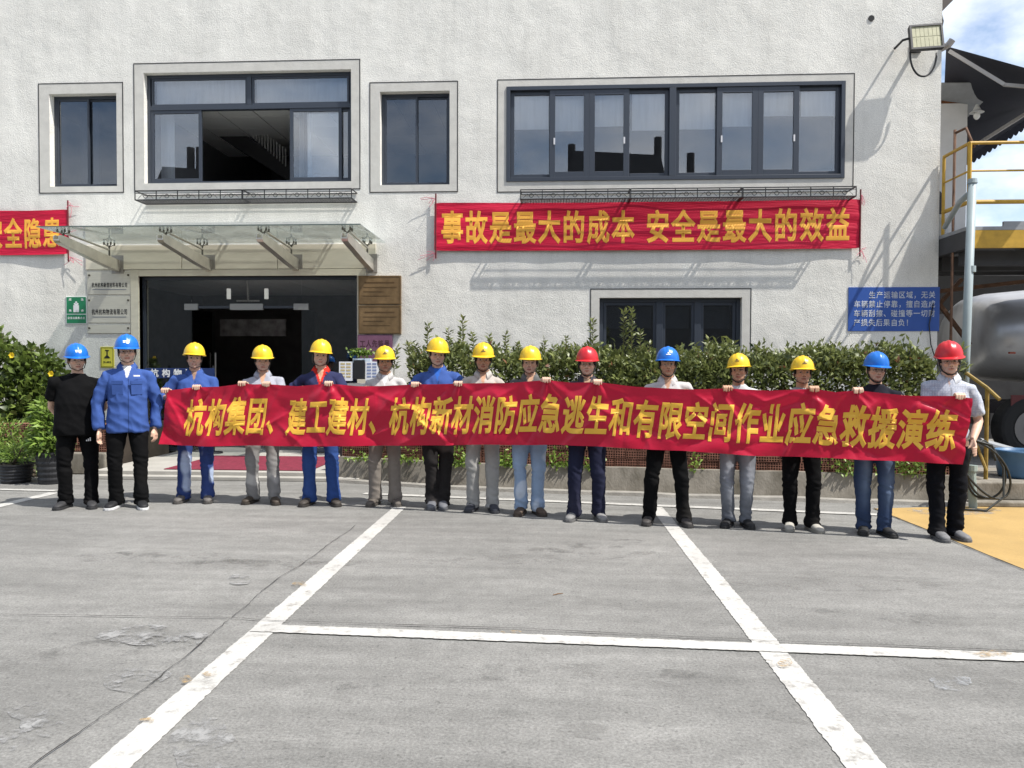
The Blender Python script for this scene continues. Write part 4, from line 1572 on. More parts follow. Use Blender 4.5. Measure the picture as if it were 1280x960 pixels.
# long shoots standing above the clipped top
sh, pos, nor, tin = MB(), [], [], []
shoots = [(497, 432, 0.5), (520, 430, 0.4), (535, 405, 0.3), (548, 425, 0.5), (560, 410, .6), (578, 396, 0.35), (590, 415, 0.5), (612, 418, 0.5), (632, 416, 0.5), (647, 428, .4), (680, 422, 0.5), (707, 420, 0.5), (716, 432, .3), (741, 398, 0.6),
          (780, 388, 0.9), (790, 385, 0.85), (800, 412, 0.4), (812, 428, .3), (848, 432, 0.4), (870, 430, .3), (885, 422, 0.45), (905, 436, .4), (915, 428, 0.4), (946, 432, 0.5), (958, 436, .4), (985, 438, 0.3),
          (1042, 436, 0.5), (1106, 432, 0.4), (1138, 438, 0.3), (1150, 446, .3), (1075, 442, .3), (1020, 444, .3), (930, 440, .3), (1205, 430, 0.4), (1210, 452, .5)]
for _ in range(46):
    q_ = rng.uniform(500, 1200)
    shoots.append((q_, 424 + (q_ - 500) * 0.022 + rng.uniform(0, 16), rng.uniform(0.1, 0.9)))
for px, py, dd in shoots:
    p = on_y(px, py, 9.7)
    yy = path_y(PLN, p.x) + 0.25 + dd * 0.7
    p = on_y(px, py, yy)
    b = Vector((p.x + rng.uniform(-0.06, 0.06), yy, 1.35))
    mid_ = (b + p) / 2 + Vector((rng.uniform(-0.02, 0.02), 0, 0))
    sh.tube([b, mid_, p], [0.007, 0.006, 0.003], 5)
    L = (p - b).length
    nl = max(5, int(L / 0.040))
    for i in range(nl):
        t_ = 0.22 + 0.78 * i / nl
        q = b.lerp(p, t_)
        for s_ in (0, 1, 2):
            ang = i * 1.3 + s_ * 2.1
            pos.append(q); nor.append((math.cos(ang), math.sin(ang) * 0.8, 0.65 + 0.5 * (t_ > 0.9))); tin.append(0.55 + rng.uniform(-0.2, 0.3) + (0.12 if t_ > 0.85 else 0))
sh.build('shoot_foliage', mat('shoot_stem', (0.13, 0.12, 0.05), 0.8), hedge)
leaves('shoot_leaves', np.array(pos), np.array(nor), 0.085, 0.034, HEDGE, hedge, np.clip(np.array(tin), 0, 0.91), seed=5)
# undergrowth spilling through and over the bricks
pos, nor, tin = [], [], []
for cx_, w_, n_ in ((500, 30, 120), (575, 18, 110), (632, 16, 160), (700, 20, 150), (740, 12, 80), (870, 12, 40), (1060, 30, 190), (1135, 45, 260), (560, 40, 90), (455, 20, 60)):
    for _ in range(n_):
        px = nrng.normal(cx_, w_ * 0.5)
        p = on_y(px, nrng.uniform(563, 600), 9.0)
        yy = path_y(PLN, p.x) + 0.05
        p = on_y(px, 580 + nrng.normal() * 10, yy + 0.06 * nrng.random())
        z = max(0.30, min(0.72, p.z))
        pos.append((p.x, yy + 0.06 - 0.10 * nrng.random(), z)); nor.append((nrng.normal(), -0.8, nrng.normal() + 0.3)); tin.append(0.75 + nrng.normal() * 0.2)
leaves('undergrowth', np.array(pos), np.array(nor), 0.065, 0.03, LEAF_GREEN, hedge, np.array(tin), seed=6)

# left planter with the flowering shrub
a, b = on_ground(-60, 604), on_ground(133, 604)
LY = 10.1
lp_ = thing('left_planter', (-6.6, LY, 0), 'short red brick planter at the left behind the first two men', 'planter')
lp_.name = 'brick_planter'
xr = on_y(133, 575, LY).x
m_ = MB()
hollow_brick_wall(m_, (-9.0, LY, 0), (xr, LY, 0), 0.30, 4)
m_.box(-9.0, xr - 0.005, LY + 0.085, LY + 0.2, 0.30, 0.675)
m_.build('brick_wall', BRICK, lp_)
MB().box(-9.0, xr + 0.03, LY - 0.08, LY + 0.2, 0, 0.295).build('cement_base', KERB, lp_, bevel=0.02)
MB().box(-9.0, xr - 0.1, LY + 0.2, FY - 0.02, 0, 0.6).build('soil', SOIL, lp_)


def bush(name, label, blobs, n, lsize, lw, m, base, tint0=0.5, cat='shrub', stems=6, seed=1, droop=0.4, lift=0.4):
    rg = np.random.default_rng(seed)
    t = thing(name, base, label, cat)
    P_, N_, T_ = [], [], []
    wts = np.array([b_[3] * b_[4] * b_[5] for b_ in blobs]) ** 0.7
    wts /= wts.sum()
    for _ in range(n):
        bx, by, bz, rx, ry, rz = blobs[rg.choice(len(blobs), p=wts)]
        d = rg.normal(size=3)
        d /= np.linalg.norm(d)
        r = rg.random() ** 0.35
        r *= 1 + 0.25 * noise.noise(Vector((d[0] * 2.2 + bx, d[1] * 2.2, d[2] * 2.2 + seed)))
        P_.append((bx + d[0] * rx * r, by + d[1] * ry * r, bz + d[2] * rz * r))
        N_.append(d + rg.normal(size=3) * 0.5 + np.array([0, -0.25, lift]))
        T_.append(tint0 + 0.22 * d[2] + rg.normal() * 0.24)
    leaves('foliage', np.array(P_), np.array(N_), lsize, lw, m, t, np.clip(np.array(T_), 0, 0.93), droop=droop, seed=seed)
    m2 = MB()
    for i in range(stems):
        b_ = blobs[i % len(blobs)]
        m2.tube([(base[0] + rg.uniform(-.12, .12), base[1] + rg.uniform(-.06, .06), base[2]), ((base[0] + b_[0]) / 2, (base[1] + b_[1]) / 2, (base[2] + b_[2]) / 2), (b_[0] + rg.uniform(-.1, .1), b_[1], b_[2] + b_[5] * 0.6)], [0.02, 0.014, 0.006], 6)
    m2.build('stems', BARK, t)
    return t


def B(px, py, y, rx, ry, rz):
    p = on_y(px, py, y)
    return (p.x, p.y, p.z, rx, ry, rz)


fb = bush('flowering_shrub', 'big leafy shrub with yellow flowers behind the man in black', [B(10, 460, 10.8, 0.70, 0.5, 0.38), B(46, 470, 10.8, 0.36, 0.45, 0.32), B(-30, 450, 10.9, 0.6, 0.5, 0.5), B(10, 505, 10.7, 0.7, 0.5, 0.5), B(52, 505, 10.7, 0.45, 0.45, 0.5), B(20, 540, 10.6, 0.6, 0.4, 0.4)],
          3600, 0.13, 0.085, FLOWERLEAF, (-7.3, 10.8, 0.6), 0.45, seed=4, stems=9)
for px, py in ((3, 425), (10, 432), (4, 418), (30, 440)):
    pass
YFL = mat('yellow_petal', (0.85, 0.62, 0.03), 0.6, trans=0.3)
m_ = MB()
for px, py in ((16, 444), (65, 467)):
    c = on_y(px, py, 10.25)
    for k in range(6):
        a_ = k * math.pi / 3
        e = Vector((math.cos(a_) * 0.045, -0.03, math.sin(a_) * 0.045))
        s_ = Vector((-math.sin(a_), 0, math.cos(a_))) * 0.022
        m_.add([c, c + e * 0.6 + s_, c + e, c + e * 0.6 - s_], [(0, 1, 2, 3)])
m_.build('flower', YFL, fb)
pos, nor, tin = [], [], []
m_ = MB()
for px, py in ((4, 418), (8, 424), (40, 436), (28, 432), (52, 436)):
    p = on_y(px, py, 10.7)
    b = Vector((p.x - 0.1, 10.7, 1.6))
    m_.tube([b, p], [0.007, 0.003], 5)
    for i in range(12):
        q = b.lerp(p, 0.2 + 0.8 * i / 12)
        pos.append(q); nor.append((math.cos(i * 2.2), math.sin(i * 2.2), 0.5)); tin.append(0.5 + rng.uniform(-.3, .3))
m_.build('shoot_foliage', BARK, fb)
leaves('shoot_leaves', np.array(pos), np.array(nor), 0.09, 0.035, HEDGE, fb, np.array(tin), seed=9)
bush('weedy_shrub', 'pale green weedy plants below the flowering shrub at the left edge', [B(8, 560, 9.75, 0.42, 0.25, 0.34), B(-25, 555, 9.8, 0.5, 0.25, 0.36), B(30, 575, 9.7, 0.22, 0.2, 0.25)],
     1500, 0.10, 0.022, LEAF_GREEN, (-6.9, 9.8, 0.0), 0.5, cat='plant', seed=7, droop=0.9, lift=0.7)

POT = mat('black_plastic_pot', (0.022, 0.023, 0.026), 0.5, var=0.3, vscale=8)


def pot(base, r, h, label):
    t = thing('plant_pot', base, label, 'pot')
    x, y, z = base
    prof = [(0.78, 0.0), (0.80, 0.02)]
    for k in range(5):
        z0 = 0.08 + k * 0.17
        rr = 0.80 + 0.2 * z0
        prof += [(rr, z0), (rr + 0.035, z0 + 0.05), (rr + 0.035, z0 + 0.08), (rr + 0.01, z0 + 0.13)]
    prof += [(1.0, 0.93), (1.06, 0.94), (1.06, 1.0), (0.97, 1.0), (0.95, 0.9)]
    rs = [[(x + math.cos(2 * math.pi * j / 28) * r * a_, y + math.sin(2 * math.pi * j / 28) * r * a_, z + h * b_) for j in range(28)] for a_, b_ in prof]
    MB().rings(rs).build('body', POT, t, smooth=False)
    MB().tube([(x, y, z + h * 0.85), (x, y, z + h * 0.93)], r * 0.94, 24).build('soil', SOIL, t)
    return t


pp = on_ground(52, 607)
pot((pp.x, pp.y + 0.2, 0), 0.185, 0.40, 'tall ribbed black pot behind the man in black')
c = Vector((pp.x, pp.y + 0.2, 0.38))
bush('potted_plant', 'bright green leafy plant growing from the tall ribbed black pot', [(c.x - 0.02, c.y, 0.90, 0.18, 0.17, 0.14), (c.x, c.y, 0.70, 0.21, 0.2, 0.2), (c.x - 0.03, c.y - 0.05, 0.5, 0.23, 0.2, 0.14)],
     1000, 0.11, 0.042, LEAF_GREEN, tuple(c), 0.62, cat='plant', seed=12, droop=0.8, lift=0.5)
pp = on_ground(6, 606)
pot((pp.x, pp.y + 0.2, 0), 0.20, 0.24, 'low black pot at the left edge of the yard')
bush('potted_weed', 'sparse weeds growing in the low black pot at the left edge', [(pp.x, pp.y + 0.2, 0.36, 0.2, 0.18, 0.14)], 220, 0.12, 0.018, LEAF_GREEN, (pp.x, pp.y + 0.2, 0.22), 0.4, cat='plant', seed=13, droop=0.8, lift=0.8, stems=3)

# =====================================================================================================
#                                         RIGHT HAND SIDE: PLATFORM, AWNING, TANKER
# =====================================================================================================
YEL = mat('safety_yellow', (0.52, 0.31, 0.035), 0.55, var=0.3, vscale=7)
DKST = mat('dark_steel', (0.045, 0.045, 0.048), 0.6, var=0.3)
RUST = mat('rusty_steel', (0.14, 0.075, 0.045), 0.85, var=0.5, vscale=9)
GREYST = mat('grey_steel', (0.28, 0.29, 0.30), 0.6, var=0.25)
PGAL = mat('galvanised_pale', (0.29, 0.345, 0.355), 0.5, var=0.15)
PFY = 11.2
PXL = on_y(1209, 300, PFY).x
ztop, zbot = on_y(1209, 283, PFY).z, on_y(1209, 310, PFY).z
plt = thing('steel_platform', (PXL + 2, PFY, 0), 'raised steel loading platform with yellow edge beam and yellow railing beside the office', 'platform')
PX1_ = PXL + 9
PDY = PFY + 1.7
MB().box(PXL, PX1_, PFY + 0.008, PDY, ztop - 0.05, ztop).build('deck', GREYST, plt)
MB().box(PXL, PX1_, PFY, PFY + 0.04, zbot, ztop - 0.055).build('edge_beam', YEL, plt)
m_ = MB().box(PXL + 0.002, PXL + 0.1, PFY + 0.045, PDY, zbot, ztop - 0.055)
for k in range(6):
    m_.box(PXL + 0.12 + k * 1.5, PXL + 0.22 + k * 1.5, PFY + 0.045, PDY, zbot + 0.02, ztop - 0.055)
for k in range(3):
    m_.box(PXL + 0.12, PX1_, PFY + 0.35 + k * 0.6, PFY + 0.47 + k * 0.6, zbot - 0.2, zbot + 0.015)
m_.build('floor_beams', DKST, plt)
# deck upstand
MB().box(PXL + 0.5, PX1_, PFY + 0.01, PFY + 0.05, ztop + 0.002, ztop + 0.07).build('toe_board', GREYST, plt)
zr = on_y(1209, 178, PFY).z
m_ = MB()
Rr = 0.024
ybk = FY + 0.3
xs_ = [PXL + 0.03, PXL + 2.2, PXL + 4.4]
for x in xs_:
    m_.tube([(x, PFY + 0.03, ztop), (x, PFY + 0.03, zr)], Rr * 1.25, 8)
m_.tube([(PXL + 0.03, FY - 0.05, ztop - 0.25), (PXL + 0.03, FY - 0.05, zr - 0.02)], Rr, 8)
for zz, r_ in ((zr, Rr), (on_y(1212, 213, PFY).z, Rr * 0.6), (on_y(1212, 252, PFY).z, Rr * 1.3)):
    m_.tube([(PXL + 0.03, PFY + 0.03, zz), (PX1_, PFY + 0.03, zz)], r_, 8)
    m_.tube([(PXL + 0.03, PFY + 0.03, zz), (PXL + 0.03, FY - 0.05, zz)], r_, 8)
m_.build('railing', YEL, plt)
m_ = MB()
for (x, y) in ((PXL + 0.35, FY + 1.2), (PXL + 4.8, PFY + 0.5)):
    m_.box(x - 0.08, x + 0.08, y - 0.08, y + 0.08, 0, zbot - 0.2)
m_.bar((PXL + 0.35, FY + 1.2, zbot - 0.3), (PXL - 0.1 + 1.2, FY + 1.2, zbot - 1.3), 0.06, 0.06)
m_.bar((PXL + 0.05, FY + 1.3, zbot - 1.3), (PXL + 1.0, FY + 1.3, zbot - 0.2), 0.06, 0.06)
m_.bar((PXL + 0.0, FY + 0.8, zbot - 0.5), (PXL + 4.0, FY + 0.4, zbot + 0.0 - 0.05), 0.08, 0.06)
m_.build('support_post', RUST, plt)
# thin rusty pipe up the corner, pale standpipe in front
px_ = on_y(1192, 300, PFY + 0.4)
m_ = MB().tube([(px_.x, PFY + 0.45, 0.0), (px_.x + 0.02, PFY + 0.45, 4.95)], 0.02, 8)
m_.tube([(px_.x + 0.02, PFY + 0.45, 4.9), (px_.x + 0.1, PFY + 0.3, 4.93), (px_.x + 0.11, PFY + 0.1, 4.6)], 0.02, 8)
m_ = m_.build('corner_pipe', RUST, smooth=True, origin=(px_.x, PFY + 0.45, 0))
tag(m_, 'thin rusty pipe standing at the building corner', 'pipe')
g0 = on_ground(1207, 628)
YST = 9.2
q0, q1 = on_y(1215.5, 226, YST), on_y(1205, 470, YST)
t = thing('standpipe', (q1.x, YST, 0), 'tall pale grey pipe post standing at the end of the hedge', 'pipe')
zt_ = q0.z
MB().tube([(q1.x - 0.02, YST, 0), (q0.x, YST, zt_ - 0.03)], 0.047, 14).build('pipe', PGAL, t, smooth=True)
MB().tube([(q0.x, YST, zt_ - 0.03), (q0.x, YST, zt_ + 0.02)], [0.055, 0.05], 14).tube([(q0.x, YST, zt_ - 1.05), (q0.x, YST, zt_ - 0.98)], 0.052, 14).build('cap', PGAL, t)
m_ = MB().tube([(q0.x, YST, zt_ - 0.12), on_y(1200, 252, YST + 0.9), on_y(1181, 284, FY - 0.6)], 0.035, 10)
m_.build('branch_pipe', PGAL, t, smooth=True)

# things standing on the platform
y_ = PFY + 1.2
p = on_y(1272, 268, y_)
t = MB().tube([(p.x, y_, ztop), (p.x, y_, ztop + 0.22), (p.x, y_, ztop + 0.26)], [0.22, 0.22, 0.1], 18).build('grey_drum', GREYST, origin=(p.x, y_, ztop))
t.name = 'deck_hatch'
tag(t, 'low round grey steel cap standing on the platform deck', 'hatch')
t = thing('valve_pump', (PXL + 0.18, FY + 0.15, ztop), 'small grey pump with pipes on the platform behind the corner railing', 'pump')
m_ = MB().tube([(PXL + 0.05, FY + 0.15, ztop), (PXL + 0.05, FY + 0.15, ztop + 0.28), (PXL + 0.05, FY + 0.15, ztop + 0.36)], [0.14, 0.15, 0.06], 14)
m_.build('body', mat('pump_pale', (0.5, 0.5, 0.48), 0.6, var=0.3), t)
m_ = MB().tube([(PXL + 0.05, FY + 0.15, ztop + 0.3), (PXL + 0.05, FY + 0.15, ztop + 0.62), (PXL + 0.05, FY + 0.15, ztop + 0.7)], [0.08, 0.08, 0.03], 12)
m_.build('motor', DKST, t)

# white flue box with rusty top and small tin roof with a bulb
YB = FY + 1.2
x0, x1, z0, z1 = fac(1176, 127, 1209, 196, YB)
t = thing('white_duct', ((x0 + x1) / 2, YB, z0), 'white sheet metal duct with rusty top edge behind the building corner', 'duct')
MB().box(x0 - 0.6, x1, YB, YB + 0.7, ztop, z1).build('body', mat('white_sheet', (0.70, 0.69, 0.67), 0.6, var=0.1), t)
MB().box(x0 - 0.6, x1 + 0.003, YB - 0.004, YB + 0.703, z1 - 0.03, z1 + 0.09).build('rusty_rim', mat('rust_orange', (0.22, 0.09, 0.04), 0.9, var=0.7, vscale=12), t)
p = on_y(1240, 120, YB - 0.2)
m_ = MB()
m_.add([(x0 - 0.3, YB - 0.3, z1 + 0.20), (p.x, YB - 0.5, z1 + 0.12), (on_y(1216, 143, YB).x, YB + 0.5, z1 - 0.28), (x0 - 0.3, YB + 0.5, z1 - 0.1)], [(0, 1, 2, 3)])
m_.add([(x0 - 0.3, YB - 0.3, z1 + 0.21), (p.x, YB - 0.5, z1 + 0.13), (on_y(1216, 143, YB).x, YB + 0.5, z1 - 0.27), (x0 - 0.3, YB + 0.5, z1 - 0.09)], [(3, 2, 1, 0)])
m_.build('tin_roof', GREYST, t)
p = on_y(1221, 140, YB - 0.2)
lb_ = thing('bulb_lamp', tuple(p), 'small white bulb lamp hanging under the tin roof', 'lamp')
m_ = MB().tube([(p.x, p.y, p.z + 0.12), (p.x, p.y, p.z + 0.03), (p.x, p.y, p.z - 0.01)], [0.02, 0.06, 0.11], 14)
m_.build('shade', mat('enamel_white', (0.6, 0.6, 0.58), 0.4), lb_)
MB().ell((p.x, p.y, p.z - 0.06), (0.05, 0.05, 0.065), 12, 8).build('bulb', mat('bulb_glass', (0.75, 0.75, 0.72), 0.15), lb_, smooth=True)

# black awning
YA = FY + 0.6
AW = mat('black_awning_cloth', (0.018, 0.020, 0.030), 0.75, var=0.25, vscale=2, bump=0.3, bscale=5, bdist=0.02)
aw = thing('awning', tuple(on_y(1200, 130, YA)), 'black fabric awning sloping out over the platform at the upper right', 'awning')
A0, A1 = on_y(1179, 205, YA + 0.5), on_y(1187, 60, YA + 0.5)       # wall side low / high
Bf = on_y(1330, 108, YA - 1.6)
def awsheet(c00, c10, c11, c01, nu, nv, wave, th=0.01):
    v = []
    for i in range(nu + 1):
        for j in range(nv + 1):
            u, w = i / nu, j / nv
            p_ = (c00.lerp(c10, u)).lerp(c01.lerp(c11, u), w)
            p_.z += wave * math.sin(u * 2 * math.pi * 14) - 0.10 * math.sin(math.pi * w) * math.sin(math.pi * u)
            v.append(p_)
    k = len(v)
    v += [p_ + Vector((0, 0.01, th)) for p_ in v]
    f = []
    for i in range(nu):
        for j in range(nv):
            a_ = i * (nv + 1) + j
            q_ = (a_, a_ + nv + 1, a_ + nv + 2, a_ + 1)
            f.append(q_)
            f.append(tuple(x_ + k for x_ in reversed(q_)))
    return MB().add(v, f)


c_hi, c_hi2 = on_y(1183, 58, YA), on_y(1400, 118, YA - 2.2)
c_mid, c_mid2 = on_y(1187, 66, YA - 0.1), on_y(1400, 130, YA - 2.1)
c_lo, c_lo2 = on_y(1176, 218, YA + 2.0), on_y(1400, 74, YA + 2.0)
awsheet(c_hi, c_hi2, c_lo2, c_lo, 84, 8, 0.0).build('fabric', AW, aw, smooth=True)
m_ = MB()
# scalloped valance at the far edge
n_ = 34
v = []
for i in range(n_ * 4 + 1):
    p_ = c_lo.lerp(c_lo2, i / (n_ * 4))
    d = 0.13 + 0.05 * abs(math.sin(math.pi * i / 4))
    v += [p_, p_ - Vector((0, 0, d))]
m_.add(v, [(2 * i, 2 * i + 2, 2 * i + 3, 2 * i + 1) for i in range(n_ * 4)])
m_.build('valance', AW, aw)
m_ = MB()
ab = [on_y(1187, 64, YA - 0.12), on_y(1256, 106, YA - 0.6), on_y(1400, 118, YA - 1.3)]
m_.bar(ab[0], ab[1], 0.06, 0.05)
m_.bar(ab[1], ab[2], 0.05, 0.045)
m_.build('folding_arm', mat('arm_aluminium', (0.42, 0.40, 0.38), 0.45, metal=0.4), aw)
MB().bar(on_y(1222, 180, YA + 1.2), on_y(1330, 112, YA + 0.4), 0.05, 0.05).build('folding_arm', mat('arm_aluminium', (0, 0, 0)), aw)
m_ = MB()
p = on_y(1184, 56, FY - 0.05)
m_.tube([(p.x - 0.12, FY + 0.1, p.z - 0.05), (p.x + 0.02, FY - 0.05, p.z), (p.x + 0.06, FY - 0.08, p.z + 0.06)], 0.05, 10)
m_.build('arm_joint', mat('arm_aluminium', (0, 0, 0)), aw)
# dark eave corner and drain pipe above
p = on_y(1176, 8, FY + 0.05)
t = MB().bar((XR + 0.01, FY + 0.3, on_y(1176, 6, FY).z), (XR + 0.6, FY + 0.5, on_y(1178, -45, FY).z), 0.1, 0.12).build('eave_bracket', mat('eave_brown', (0.05, 0.04, 0.035), 0.7), origin=(XR, FY + .3, p.z))
tag(t, 'dark slanting bracket at the top of the building corner', 'bracket')
pts = [(XR + 0.03, FY + 0.15, p.z + 0.05), (XR + 0.06, FY + 0.1, p.z - 0.2), (XR + 0.03, FY + 0.1, p.z - 0.36), (XR + 0.0, FY + 0.12, p.z - 0.5)]
tag(MB().tube(pts, 0.012, 6).build('lamp_cable', BLK, smooth=True, origin=pts[0]), 'black cable curving down from the bracket to the flood lamp', 'cable')

# tanker lorry under the platform
TY = 13.8
tk = thing('tanker_lorry', (on_y(1300, 560, TY).x + 1.5, TY, 0), 'silver tanker lorry parked in the shade under the platform', 'lorry')
TANK = mat('tank_aluminium', (0.46, 0.465, 0.48), 0.36, metal=0.5, var=0.15, vscale=1.5, stretch=(1, 6, 1))
tx0 = on_y(1196, 420, TY).x
ztk = on_y(1260, 422, TY).z
RZ = 0.80
rs = []
for dx, k in ((0.0, 0.02), (0.02, 0.45), (0.08, 0.72), (0.2, 0.86), (0.45, 0.93), (1.2, 1.0), (3.0, 1.03), (6.0, 1.05), (7.2, 1.02), (7.5, 0.6)):
    rs.append([(tx0 + dx, TY + math.cos(2 * math.pi * j / 40) * 1.15 * k, ztk + 0.02 * dx + math.sin(2 * math.pi * j / 40) * RZ * k) for j in range(40)])
MB().rings(rs).build('tank', TANK, tk, smooth=True)
m_ = MB()
for k in range(18):
    x = tx0 + 0.25 + k * 0.3
    m_.box(x, x + 0.09, TY - 1.135, TY - 1.09, ztk - 0.30, ztk - 0.27)
m_.build('side_marker', mat('marker_red', (0.28, 0.06, 0.03), 0.6), tk)
m_ = MB().box(tx0 - 0.02, tx0 + 7.5, TY - 0.45, TY + 0.45, 0.72, 0.92)
m_.box(tx0 - 0.06, tx0 + 0.04, TY - 1.0, TY + 1.0, 0.55, 0.75)
m_.build('chassis', mat('chassis_dark', (0.03, 0.022, 0.02), 0.7), tk)
m_ = MB().box(tx0 + 0.25, tx0 + 0.65, TY - 1.2, TY - 1.18, 0.72, 1.05)
m_.build('mudguard', mat('dark_red_paint', (0.10, 0.018, 0.018), 0.6), tk)
TYRE = mat('tyre_rubber', (0.018, 0.018, 0.018), 0.85)
xw = on_y(1283, 510, TY - 1.0).x
for k in range(3):
    x = xw + k * 1.32
    w_ = None
    prof = [(-0.0, 0.30), (-0.02, 0.36), (-0.02, 0.46), (0.0, 0.5), (0.05, 0.52), (0.25, 0.52), (0.3, 0.5), (0.3, 0.3)]
    w_ = MB().rings([[(x + math.cos(2 * math.pi * j / 32) * r_, TY - 1.2 + d_, 0.52 + math.sin(2 * math.pi * j / 32) * r_) for j in range(32)] for d_, r_ in prof]).build('wheel', TYRE, tk)
    prof = [(-0.012, 0.02), (-0.03, 0.10), (-0.028, 0.14), (0.06, 0.17), (0.07, 0.26), (-0.004, 0.30)]
    MB().rings([[(x + math.cos(2 * math.pi * j / 28) * r_, TY - 1.21 + d_, 0.52 + math.sin(2 * math.pi * j / 28) * r_) for j in range(28)] for d_, r_ in prof]).build('rim', mat('rim_grey', (0.20, 0.19, 0.18), 0.6, metal=0.3), w_)

# dark shed wall added behind the tanker; its near-black colour stands for shade
t = thing('added_backdrop', (XR + 6, FY + 8, 0), 'dark shed wall added behind the tanker, its near-black colour standing for shade', 'backdrop')
MB().box(XR + 0.05, XR + 14, FY + 4.6, FY + 4.8, 0, 4.3).build('wall', mat('backdrop_shade', (0.011, 0.0105, 0.010), 0.9, var=0.4), t)
MB().box(XR + 1.5, XR + 4.0, FY + 4.54, FY + 4.6, 0, 2.6).build('door', DKST, t)  # dark panel belonging to the added wall

# low concrete block, tub, railing and hoses at the right
cb = on_ground(1216, 634)
m_ = MB().box(cb.x + 0.0, cb.x + 6, cb.y, cb.y + 1.4, 0, 0.06).box(cb.x + 0.05, cb.x + 6, cb.y + 0.12, cb.y + 1.4, 0.06, 0.25)
o = m_.build('concrete_step', KERB, bevel=0.015, origin=(cb.x + 1, cb.y, 0))
tag(o, kind='structure')
p = on_y(1268, 590, cb.y + 0.55)
t = thing('blue_tub', (p.x + 0.05, cb.y + 0.55, 0.25), 'faded blue plastic tub on the low concrete step', 'tub')
r_ = 0.235
prof = [(0.80, 0.0), (0.88, 0.03), (0.97, 0.14), (1.0, 0.27), (1.05, 0.285), (1.05, 0.31), (0.97, 0.31), (0.93, 0.25), (0.8, 0.04)]
MB().rings([[(p.x + 0.05 + math.cos(2 * math.pi * j / 32) * r_ * a_, cb.y + 0.55 + math.sin(2 * math.pi * j / 32) * r_ * a_, 0.25 + b_) for j in range(32)] for a_, b_ in prof]).build('body', mat('blue_plastic', (0.06, 0.145, 0.27), 0.45, var=0.2, vscale=5), t, smooth=True)
MB().tube([(p.x + 0.05, cb.y + 0.55, 0.42), (p.x + 0.05, cb.y + 0.55, 0.44)], r_ * 0.92, 24).build('contents', mat('tub_water', (0.12, 0.13, 0.13), 0.2), t)
t = thing('yellow_handrail', (p.x - 0.3, cb.y + 0.35, 0.25), 'yellow painted steel handrail beside the hedge end', 'handrail')
h0 = on_y(1234, 485, cb.y + 0.35)
h1 = on_y(1240, 500, cb.y + 0.15)
DULLY = mat('dull_yellow_paint', (0.30, 0.20, 0.04), 0.65, var=0.5, vscale=9)
MB().tube([(h0.x, cb.y + 0.35, 0.25), (h0.x, cb.y + 0.35, h0.z)], 0.022, 8).build('post', DULLY, t)
MB().tube([(h0.x - 0.12, cb.y + 0.55, h0.z + 0.16), (h0.x, cb.y + 0.35, h0.z), (h0.x + 0.05, cb.y + 0.2, h0.z - 0.12)], 0.022, 8).build('rail', DULLY, t)
MB().tube([(h0.x - 0.1, cb.y + 0.45, 0.75), (h0.x - 0.02, cb.y + 0.3, 0.35)], 0.018, 8).build('brace', DULLY, t)
HOSE = mat('black_hose', (0.025, 0.027, 0.024), 0.5)
t = thing('pipe_stand', (cb.x + 0.05, cb.y - 0.05, 0), 'grey green valve pipe stand with looped black hose beside the man in the checked shirt', 'pipe')
e = on_y(1217, 585, cb.y - 0.05)
MB().tube([(e.x, cb.y - 0.05, 0.0), (e.x - 0.02, cb.y - 0.05, e.z)], 0.04, 10).tube([(e.x - 0.02, cb.y - 0.05, e.z - 0.03), (e.x - 0.02, cb.y - 0.05, e.z + 0.03)], 0.055, 10).build('pipe', mat('green_grey_pipe', (0.30, 0.36, 0.33), 0.55, var=0.2), t)
m_ = MB()
for s_ in range(3):
    pts = []
    for k in range(30):
        a_ = k / 29 * math.pi * (1.5 + 0.25 * s_) + 0.3
        rr = 0.20 + 0.04 * s_
        pts.append((e.x + 0.05 + math.cos(a_ + s_) * rr * (0.75 + 0.1 * s_), cb.y - 0.12 - 0.03 * s_ + 0.03 * math.sin(a_ * 2), max(0.03, 0.42 + 0.30 * math.sin(a_ + s_ * 0.7))))
    m_.tube(pts, 0.012, 7)
pts = [(e.x - 0.15, cb.y - 0.2, 0.75), (e.x + 0.1, cb.y - 0.2, 0.68), (e.x + 0.22, cb.y - 0.2, 0.45), (e.x + 0.2, cb.y - 0.25, 0.15), (e.x, cb.y - 0.3, 0.02), (e.x - 0.3, cb.y - 0.25, 0.02)]
m_.tube(pts, 0.012, 7)
m_.build('hose', HOSE, t, smooth=True)
m_ = MB()
q = on_y(1245, 578, cb.y + 0.9)
m_.tube([(q.x - 0.25, cb.y + 0.8, 0.62), (q.x + 0.5, cb.y + 1.0, 0.42)], 0.05, 10)
tag(m_.build('grey_pipe', GREYST, origin=(q.x, cb.y + 0.9, 0.5)), 'loose pale grey pipe leaning behind the blue tub', 'pipe')
# twig on the ground
q = on_ground(697, 743.5)
tag(MB().tube([(q.x - 0.030, q.y - 0.02, 0.004), (q.x, q.y + 0.004, 0.006), (q.x + 0.035, q.y + 0.02, 0.004)], [0.0025, 0.0035, 0.002], 6).build('twig', mat('twig_brown', (0.16, 0.095, 0.05), 0.8), origin=(q.x, q.y, 0)), 'small brown twig lying on the open concrete', 'twig')

